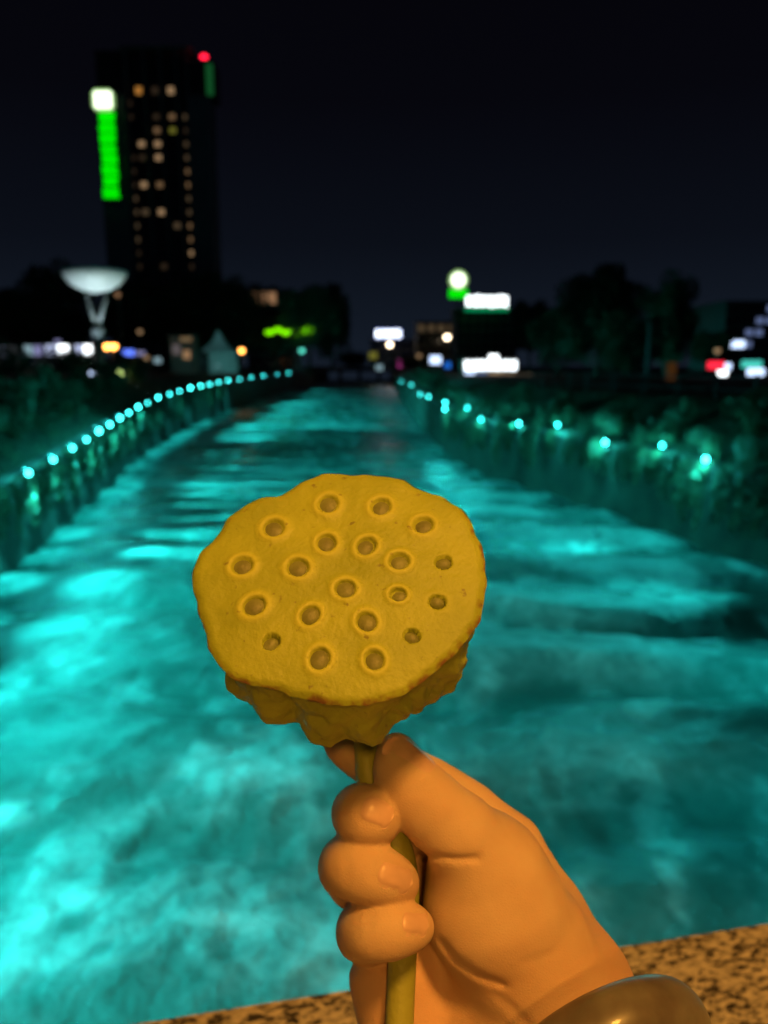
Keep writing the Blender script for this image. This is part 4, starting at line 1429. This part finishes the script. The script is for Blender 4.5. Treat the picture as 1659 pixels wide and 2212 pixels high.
# vertical sign
sg = tpart('sign_board', 220, 259, 196, 436, -0.9, -0.06, M['metal'])
lo1 = tpart('sign_logo', 211, 258, 198, 243, -1.7, -0.95, M['e_logo_rim'], bev=1.0)
tpart('sign_logo_face', 217, 253, 203, 238, -1.9, -1.72, M['e_logo'])
gsz = [(245, 268), (270, 288), (290, 314), (317, 333), (335, 357), (359, 381), (383, 404), (407, 431)]
for i, (a, b_) in enumerate(gsz):
    # one lit character per block: a bar frame with strokes, too blurred in the photo to read
    g = MB()
    cx = (tx(222) + tx(256)) / 2 - tower.location.x; w_ = tx(256) - tx(222); zc = (tz(a) + tz(b_)) / 2 - 5; hh_ = tz(a) - tz(b_)
    rs = np.random.default_rng(i)
    for q in range(3):
        g.box((cx + rs.uniform(-0.06, 0.06) * w_, -1.2 - q * 0.003, zc + (q - 1) * hh_ * 0.34), (w_ * rs.uniform(0.75, 1.0), 0.4, hh_ * 0.24))
    for q in range(3):
        g.box((cx + (q - 1) * w_ * 0.34 + rs.uniform(-0.05, 0.05) * w_, -1.3 - q * 0.003, zc), (w_ * 0.22, 0.4, hh_ * rs.uniform(0.7, 0.98)))
    g.build('sign_character', M['e_green'], tower)
tpart('small_sign', 451, 465, 136, 203, 0.5, 1.15, M['e_dimgreen'])
bm_ = MB().tube([(tx(447) - tower.location.x, 1.5, tz(131) - 5), (tx(447) - tower.location.x, 1.5, tz(121) - 5)], 0.25, 8).build('beacon_mast', M['metal'], tower)
MB().ell((tx(447) - tower.location.x, 1.5, tz(118) - 5), (1.0, 0.8, 0.55)).build('beacon', emat('beacon_glow', (1.0, 0.01, 0.04), 4.0), tower, True)

# ================================================================== DISH MAST
mY = 72.0
mt = P(204, 600, mY)
mast = empty('dish_mast', (mt.x, mY, 5.0))
tag(mast, 'white floodlit mast with a shallow dish on a forked column', 'light mast')


def mz(v): return P(204, v, mY).z - 5.0


rw = 66 / FPX * mY
MB().lathe([(0.35, mz(632)), (rw * 0.45, mz(627)), (rw * 0.75, mz(614)), (rw * 0.95, mz(596)), (rw, mz(586)), (rw * 0.97, mz(584)), (rw * 0.7, mz(588)), (0.2, mz(590))], (0, 0, 0), 40).build('dish', M['white'], mast, True)
MB().tube([(0, 0, -0.1), (0, 0, mz(790)), (0, 0, mz(700))], [0.52, 0.45, 0.42], 16).build('column', M['pole'], mast, True)
for s in (-1, 1):
    MB().tube([(s * 0.12, 0, mz(702)), (s * 1.05 + (0.15 if s > 0 else 0), 0, mz(622))], [0.22, 0.15], 10).build('fork_arm', M['pole'], mast, True)
MB().lathe([(0.62, mz(728)), (0.64, mz(725)), (0.64, mz(715)), (0.62, mz(712))], (0, 0, 0), 20).build('collar', M['pole'], mast)


def flood(u, v, Y, mat, aim, energy, colr, label, size=0.28, spot=70):
    p = P(u, v, Y)
    r = empty('flood_lamp', (p.x, Y, p.z - 0.3))
    MB().box((0, 0, 0.08), (0.3, 0.3, 0.12)).build('base', M['metal'], r)
    MB().ell((0, 0, 0.3), (size, size, size * 0.8)).build('lens', mat, r, True)
    ld = bpy.data.lights.new('flood_beam', 'SPOT'); ld.energy = energy; ld.color = colr; ld.spot_size = R(spot); ld.spot_blend = 0.6; ld.shadow_soft_size = 0.2
    o = bpy.data.objects.new('flood_beam', ld); col.objects.link(o); o.parent = r
    o.location = (0, 0, 0.62)
    o.rotation_euler = (Vector(aim) - Vector((p.x, Y, p.z + 0.3))).to_track_quat('-Z', 'Y').to_euler()
    return tag(r, label, 'lamp')


dish_w = Vector((mt.x, mY, mz(605) + 5))
flood(256, 806, 68.0, M['e_flood'], dish_w, 1300, (0.75, 0.95, 0.8), 'yellow green floodlight at the foot of the dish mast', 0.34, 46)
flood(199, 806, 69.0, M['e_bluewhite'], dish_w, 2200, (0.62, 0.86, 1.0), 'bluish white floodlight left of the mast foot', 0.26, 46)

# ================================================================== THINGS ALONG THE STREETS


def lamp_post(u, v, Y, mat, label, ground, size=0.22, group=None, heads=1, post=True):
    p = P(u, v, Y)
    r = empty('street_lamp', (p.x, Y, ground))
    h_ = p.z - ground
    MB().tube([(0, 0.25, 0), (0, 0.25, h_ * 0.9), (0, 0.15, h_ + 0.25), (0, 0, h_ + 0.28)], [0.1, 0.07, 0.06, 0.05], 8).build('post', M['pole'], r)
    for k in range(heads):
        ox = (k - (heads - 1) / 2) * size * 2.1
        MB().ell((ox, 0, h_), (size, size, size)).build('lamp', mat, r, True)
        MB().lathe([(size * 1.05, h_ + size * 0.55), (size * 0.9, h_ + size * 0.9), (size * 0.2, h_ + size * 1.15)], (ox, 0, 0), 12).build('lamp_cap', M['metal'], r)
    return tag(r, label, 'street lamp', group)


GL, GR = 5.0, 4.6
lamp_post(238, 748, 95, M['e_orange'], 'double orange street lamp just right of the dish mast', GL, 0.42, heads=2)
lamp_post(522, 757, 120, M['e_orange'], 'single orange street lamp right of the pointed tent', GL, 0.40)
lamp_post(302, 716, 130, M['w0'], 'faint tan street lamp above the blue signs', GL, 0.42)
lamp_post(254, 636, 110, M['e_tanwin'], 'dim orange lamp under the right edge of the dish', GL, 0.36)
lamp_post(14, 712, 120, M['e_tanwin'], 'dim brown street lamp at the far left edge', GL, 0.5)
lamp_post(842, 744, 260, M['e_warm'], 'warm white street lamp under the blue edged sign', GR, 0.85)
lamp_post(966, 728, 230, M['e_warm'], 'warm white street lamp left of the yellow light', GR, 0.8)
lamp_post(1018, 724, 210, M['e_yellow'], 'yellow street light below the rooftop signs', GR, 0.85)
lamp_post(905, 768, 240, M['w0'], 'faint tan lamp left of the small white sign', GR, 0.7)
lamp_post(652, 757, 110, emat('teal_lamp_glow', (0.1, 0.8, 0.6), 2.0), 'teal lamp below the lime green foliage glow', GL, 0.35)
lamp_post(316, 772, 92, M['w0'], 'tan lamp low beside the blue signs', GL, 0.33)
p0 = P(1405, 690, 62)
r = empty('street_lamp', (p0.x, 62, GR)); tag(r, 'unlit grey street lamp between the two domed trees', 'street lamp')
MB().tube([(0, 0, 0), (0, 0, p0.z - GR - 0.3), (-0.3, 0, p0.z - GR)], [0.16, 0.12, 0.08], 10).build('post', M['pole'], r)
MB().box((-0.75, 0, p0.z - GR), (1.0, 0.4, 0.14), bev=0.04).build('lamp_head', M['pole'], r)


def stall(u0, u1, v0, v1, Y, mat, label, ground, group=None, wall=None):
    a, b_ = P(u0, v0, Y), P(u1, v1, Y)
    cx = (a.x + b_.x) / 2; w = b_.x - a.x
    r = empty('market_stall', (cx, Y, ground))
    zt = a.z - ground; zb = b_.z - ground
    for sx in (-1, 1):
        MB().box((sx * (w / 2 - 0.08), 0.3, zb / 2), (0.12, 0.12, zb)).build('post', M['metal'], r)
    MB().box((0, 1.3, zt + 0.12), (w + 0.3, 3.2, 0.14)).build('roof', wall or M['render_grey'], r)
    MB().box((0, 2.6, zt / 2), (w, 0.12, zt)).build('back_wall', wall or M['render_grey'], r)
    MB().box((0, 0.2, 0.5), (w - 0.3, 0.5, 1.0)).build('counter', M['render_tan'], r)
    n_ = max(2, int(w / 1.6))
    for k in range(n_):
        MB().box((-w / 2 + (k + 0.5) * w / n_, 0.05, (zt + zb) / 2), (w / n_ * 0.86, 0.1, zt - zb)).build('light_panel', mat[k % len(mat)], r)
    return tag(r, label, 'stall', group)


sh2 = emat('shop_light_cool', (0.60, 0.68, 1.0), 0.9); sh3 = emat('shop_light_violet', (0.42, 0.42, 0.8), 0.45); sh4 = emat('shop_light_teal', (0.40, 0.62, 0.7), 0.55)
grp = 'lit stalls on the left bank'
stall(-30, 18, 748, 770, 90, [M['e_white'], sh2], 'brightest white stall at the left edge of the picture', GL, grp)
stall(50, 92, 746, 768, 92, [sh4, sh3], 'dim teal lit stall second from the left edge', GL, grp)
stall(96, 150, 745, 770, 92, [sh2, M['e_white'], sh3], 'white lit stall left of the mast, widest of the row', GL, grp)
stall(160, 200, 745, 770, 92, [sh2, M['e_white']], 'white lit stall just left of the dish mast column', GL, grp)


def glyph(cx, y, cz, w, hh, seed):
    # strokes of one character, as unreadable as in the picture
    g = MB(); rs = np.random.default_rng(seed)
    for q in range(3):
        g.box((cx + rs.uniform(-0.05, 0.05) * w, y - q * 0.003, cz + (q - 1) * hh * 0.36), (w * rs.uniform(0.6, 1.0), 0.12, hh * 0.2))
    for q in range(int(rs.integers(2, 4))):
        g.box((cx + (q - 1) * w * 0.36 + rs.uniform(-0.05, 0.05) * w, y - 0.02 - q * 0.003, cz + rs.uniform(-0.08, 0.08) * hh), (w * 0.2, 0.12, hh * rs.uniform(0.7, 1.15)))
    return g


def sign_post(u0, u1, v0, v1, Y, mat, label, ground, name='lit_sign', frame=None, group=None, skirt=None, chars=0):
    a, b_ = P(u0, v0, Y), P(u1, v1, Y)
    cx = (a.x + b_.x) / 2; w = b_.x - a.x; hh_ = a.z - b_.z
    r = empty(name, (cx, Y, ground))
    MB().box((0, 0, (a.z + b_.z) / 2 - ground), (w, 0.3, hh_), bev=0.04).build('board', frame or M['metal'], r)
    if chars:
        for q in range(chars):
            glyph(-w / 2 + (q + 0.5) * w / chars, -0.25, (a.z + b_.z) / 2 - ground, w / chars * 0.86, hh_ * 0.86, q + int(u0)).build('character', mat, r)
    else:
        MB().box((0, -0.17, (a.z + b_.z) / 2 - ground), (w * 0.94, 0.03, hh_ * 0.9)).build('face', mat, r)
    for s in (-1, 1):
        MB().box((s * w * 0.35, 0.25, (b_.z - ground) / 2), (0.16, 0.16, b_.z - ground)).build('post', M['metal'], r)
    if skirt:
        MB().box((0, -0.1, b_.z - ground - hh_ * 0.16), (w * 1.02, 0.24, hh_ * 0.3)).build('lower_strip', skirt, r)
    return tag(r, label, 'sign', group)


sign_post(262, 292, 755, 769, 96, M['e_blue'], 'bright blue sign right of the double orange lamp', GL)
sign_post(292, 315, 758, 768, 97, sh3, 'dim violet sign right of the bright blue sign', GL)
sign_post(118, 134, 733, 747, 95, sh3, 'small violet sign above the white stalls', GL)
sign_post(333, 350, 772, 785, 96, sh4, 'small grey sign left of the kiosk', GL)

# kiosk and tent
a, b_ = P(366, 728, 100), P(418, 782, 100)
k_ = empty('kiosk', ((a.x + b_.x) / 2, 100, GL)); tag(k_, 'small pale kiosk with a lit window left of the pointed tent', 'kiosk')
w = b_.x - a.x
MB().box((0, 1.4, (a.z - GL) / 2), (w, 2.8, a.z - GL)).build('wall', M['render_tan'], k_)
MB().box((0, 1.4, a.z - GL + 0.1), (w + 0.5, 3.4, 0.2)).build('roof', M['render_grey'], k_)
MB().box((w * 0.22, -0.03, (a.z - GL) * 0.52), (w * 0.3, 0.05, 1.1)).build('window', M['e_tanwin'], k_)
MB().box((-w * 0.22, -0.03, (a.z - GL) * 0.66), (w * 0.34, 0.05, 1.3)).build('shutter', emat('pink_lit_shutter', (0.8, 0.6, 0.62), 0.10), k_)
MB().box((w * 0.22, -0.05, (a.z - GL) * 0.94), (w * 0.5, 0.06, 0.5)).build('name_board', M['w1'], k_)
c = P(472, 712, 95)
t_o = empty('pointed_tent', (c.x, 95, GL)); tag(t_o, 'pale pointed canvas tent right of the kiosk', 'tent')
hw = 33 / FPX * 95; ht = c.z - GL
mb = MB()
pf = [(hw, ht * 0.52), (hw * 0.62, ht * 0.62), (hw * 0.28, ht * 0.78), (0.04, ht)]
for (rr, z) in pf:
    for (x, y) in ((-1, -1), (1, -1), (1, 1), (-1, 1)): mb.v.append((x * rr, y * rr, z))
for i in range(3):
    for j in range(4): mb.f.append((i * 4 + j, i * 4 + (j + 1) % 4, i * 4 + 4 + (j + 1) % 4, i * 4 + 4 + j))
mb.build('canopy', M['tent'], t_o)
for (x, y) in ((-1, -1), (1, -1), (1, 1), (-1, 1)):
    MB().tube([(x * hw * 0.96, y * hw * 0.96, 0), (x * hw * 0.96, y * hw * 0.96, ht * 0.52)], 0.05, 8).build('pole', M['pole'], t_o)
MB().box((0, hw * 0.97, ht * 0.26), (hw * 1.9, 0.03, ht * 0.5)).build('back_curtain', M['tent'], t_o)
flood(470, 790, 84, emat('teal_white_glow', (0.4, 0.9, 0.9), 1.0), (c.x, 95, GL + ht * 0.6), 550, (0.35, 0.95, 1.0), 'small ground light in front of the pointed tent', 0.12, 60)


def building(u0, u1, vtop, Y, ground, mat, label, rows_, cols_n, litfn, depth=14, name='building', winw=0.6, winh=0.55, v_lo=None):
    a, b_ = P(u0, vtop, Y), P(u1, vtop, Y)
    cx = (a.x + b_.x) / 2; w = b_.x - a.x; h_ = a.z - ground
    r = empty(name, (cx, Y, ground))
    MB().box((0, depth / 2, h_ / 2), (w, depth, h_)).build('wall', mat, r)
    MB().box((0, depth / 2, h_ + 0.2), (w + 0.6, depth + 0.6, 0.4)).build('roof', M['render_grey'], r)
    fl = h_ / rows_
    cw_ = w / cols_n
    for i in range(rows_):
        for j in range(cols_n):
            key = litfn(i, j)
            o = bpy.data.objects.new('window', winmesh(key)); col.objects.link(o); o.parent = r
            o.location = (-w / 2 + (j + 0.5) * cw_, -0.03, (i + 0.55) * fl)
            o.scale = (cw_ * winw, 1, fl * winh)
    return tag(r, label, 'building')


building(530, 632, 628, 175, GL, M['render_grey'], 'low dark building with two tan lit windows on its upper floor', 5, 3, lambda i, j: 'e_tanwin' if i == 4 and j < 3 and j != 2 else None, winw=0.86, winh=0.7)
# floodlit lime foliage, its light put in as a wavy glowing tube
ls = empty('glowing_foliage', (P(622, 716, 118).x, 118, GL)); tag(ls, 'glowing lime green wavy tube standing for floodlit foliage by the river bend', 'foliage glow')
pts = []
for k in range(22):
    u = 573 + k * 4.8; v = 716 + 4 * math.sin(k * 0.9) - (3 if k % 5 == 2 else 0)
    q = P(u, v, 118); pts.append((q.x - ls.location.x, 0.25 * math.sin(k), q.z - GL))
MB().tube(pts, [0.16 + 0.22 * abs(math.sin(k * 0.8)) + (0.25 if k > 12 else 0) for k in range(22)], 10).build('tube', M['e_lime'], ls, True)
for u in (580, 622, 668):
    q = P(u, 722, 118)
    MB().tube([(q.x - ls.location.x, 0.3, 0), (q.x - ls.location.x, 0.3, q.z - GL)], 0.08, 8).build('post', M['metal'], ls)

# centre right: shops, signs
b1o = building(985, 1120, 670, 200, GR, M['render_grey'], 'dark six storey building carrying the bright rooftop signs', 6, 7, lambda i, j: None)
s = sign_post(1006, 1097, 637, 664, 196, M['e_white'], 'long white rooftop sign with a green lower edge', GR, 'rooftop_sign', skirt=emat('green_strip_glow', (0.0, 0.45, 0.16), 0.6), chars=6)
rg_ = empty('round_sign', (P(990, 605, 195).x, 195, GR)); tag(rg_, 'round white logo sign over a green panel on the roof', 'sign')
zz = P(990, 605, 195).z - GR; rr = 20 / FPX * 195
o = MB().lathe([(rr, -0.3), (rr, 0.3)], (0, 0, 0), 28).build('rim', M['e_logo_rim'], rg_); o.rotation_euler = (R(90), 0, 0); o.location = (0, 0, zz)
o = MB().lathe([(rr * 0.72, -0.1), (rr * 0.72, 0.1)], (0, 0, 0), 28).build('logo_face', M['e_logo'], rg_); o.rotation_euler = (R(90), 0, 0); o.location = (0, -0.42, zz)
z2 = P(990, 634, 195).z - GR
MB().box((0, 0, z2), (rr * 1.9, 0.5, 2.2), bev=0.2).build('panel', M['e_green'], rg_)
MB().box((0, 0.4, z2 / 2), (0.4, 0.4, z2)).build('post', M['metal'], rg_)
building(800, 900, 735, 275, GR, M['render_grey'], 'dim low building behind the blue edged sign', 3, 5, lambda i, j: None)
sign_post(811, 867, 711, 731, 262, M['e_white'], 'long white sign with a blue edge left of centre', GR, frame=emat('blue_frame_glow', (0.12, 0.25, 1.0), 0.7), chars=5)
building(900, 985, 697, 250, GR, M['render_tan'], 'low building with a row of faint brown lit windows', 4, 4, lambda i, j: 'w2' if i == 3 else None)
sign_post(928, 953, 768, 787, 240, M['e_bluewhite'], 'small bluish white sign left of the bright shop', GR)
sign_post(960, 978, 782, 796, 238, emat('azure_sign_glow', (0.02, 0.22, 1.0), 0.8), 'small azure sign left of the bright shop', GR)
sign_post(859, 878, 778, 793, 250, M['e_pink'], 'small pink sign in the distance by the far bridge', GR)
sign_post(812, 827, 788, 800, 260, sh4, 'small grey white sign right of the far bridge', GR)
sign_post(797, 815, 760, 776, 262, M['w5'], 'dull olive lit sign left of the warm white lamp', GR)
# bright shop
a, b_ = P(1002, 778, 120), P(1114, 826, 120)
sp_o = empty('shop', ((a.x + b_.x) / 2, 120, GR)); tag(sp_o, 'small shop with a blazing white fascia on the right bank', 'shop')
w = b_.x - a.x; h_ = a.z - GR
MB().box((0, 3, h_ / 2), (w, 6, h_)).build('wall', M['render_tan'], sp_o)
MB().box((0, 3, h_ + 0.12), (w + 0.5, 6.5, 0.24)).build('roof', M['render_grey'], sp_o)
zf = P(1058, 790, 120).z - GR
MB().box((0.1, -0.2, zf), (w * 0.98, 0.3, 1.5), bev=0.05).build('fascia', emat('fascia_glow', (0.80, 0.92, 1.0), 0.85), sp_o)
for q in range(7):
    glyph(-w * 0.43 + q * w * 0.145, -0.42, zf + 0.06, w * 0.125, 1.35, 40 + q).build('character', M['e_white'], sp_o)
for q, (f0, f1, mk) in enumerate([(0.02, 0.22, 'e_bluewhite'), (0.26, 0.44, 'e_softblue'), (0.48, 0.98, 'w0')]):
    MB().box((-w / 2 + (f0 + f1) / 2 * w, -0.06, (zf - 0.9) * 0.62), ((f1 - f0) * w, 0.08, (zf - 0.9) * 0.7)).build('shop_window', M[mk], sp_o)
MB().box((0.06 * w, -0.3, h_ + 0.35), (1.4, 0.25, 0.9), bev=0.05).build('roof_light', M['e_white'], sp_o)
sign_post(1118, 1150, 806, 830, 118, M['w2'], 'dim brown board right of the bright shop', GR)

# far right
building(1570, 1720, 655, 130, GR, M['render_grey'], 'building at the right edge with soft blue lit windows', 6, 7, lambda i, j: 'e_softblue' if (i * 7 + j * 5) % 6 in (0, 1) and i > 1 else None, winw=0.7, winh=0.5)
sign_post(1527, 1564, 780, 798, 100, M['e_red'], 'red sign on the right bank, left of the teal sign', GR)
sign_post(1560, 1578, 784, 799, 101, M['e_bluewhite'], 'small bluish sign right of the red sign', GR)
sign_post(1548, 1570, 800, 814, 99, M['e_white'], 'small white sign under the red sign', GR)
sign_post(1600, 1645, 778, 795, 100, M['e_teal'], 'teal sign at the right edge of the picture', GR)
sign_post(1612, 1650, 795, 812, 99, M['e_bluewhite'], 'white sign below the teal sign at the right edge', GR)
sign_post(1578, 1608, 735, 752, 118, M['e_bluewhite'], 'bluish white sign high on the right, below the blue windows', GR)
lamp_post(1550, 757, 100, M['w0'], 'tan street lamp above the red sign', GR, 0.4)
sign_post(1440, 1458, 780, 830, 75, emat('orange_lit_post_glow', (0.9, 0.35, 0.08), 0.045), 'narrow dim orange glow standing for a lit post under the domed trees', GR)  # orange light on a post, put in as a glowing board

# far bridge closing the river
fb = empty('far_bridge', (-9.5, 300, 0)); tag(fb, 'low brown bridge closing the far end of the river', 'bridge')
MB().box((0, 0, 4.4), (44, 8, 1.0)).build('deck', M['render_tan'], fb)
MB().box((0, -4.1, 5.4), (44, 0.2, 1.0)).build('railing', M['render_tan'], fb)
for k in range(-2, 3):
    MB().box((k * 7.5, 0, 1.45), (1.2, 7, 4.9)).build('pier', M['render_grey'], fb)

# railing along the right promenade
rl = empty('promenade_railing', (0, 0, 0)); tag(rl, 'dark post and rail fence along the right promenade', 'railing')
yk = [30 + 2.2 * k for k in range(14)]
pp = [(rx(y) + 5.0, y, 4.6) for y in yk]
pm = MB().box((0, 0, 0.55), (0.10, 0.10, 1.1), bev=0.02).build('post', M['metal'], rl)
for k, q in enumerate(pp):
    o = pm if k == 0 else inst(pm, rl)
    o.location = q
for z in (0.45, 0.95):
    MB().tube([(q[0], q[1], q[2] + z) for q in pp], 0.04, 8).build('rail', M['metal'], rl)
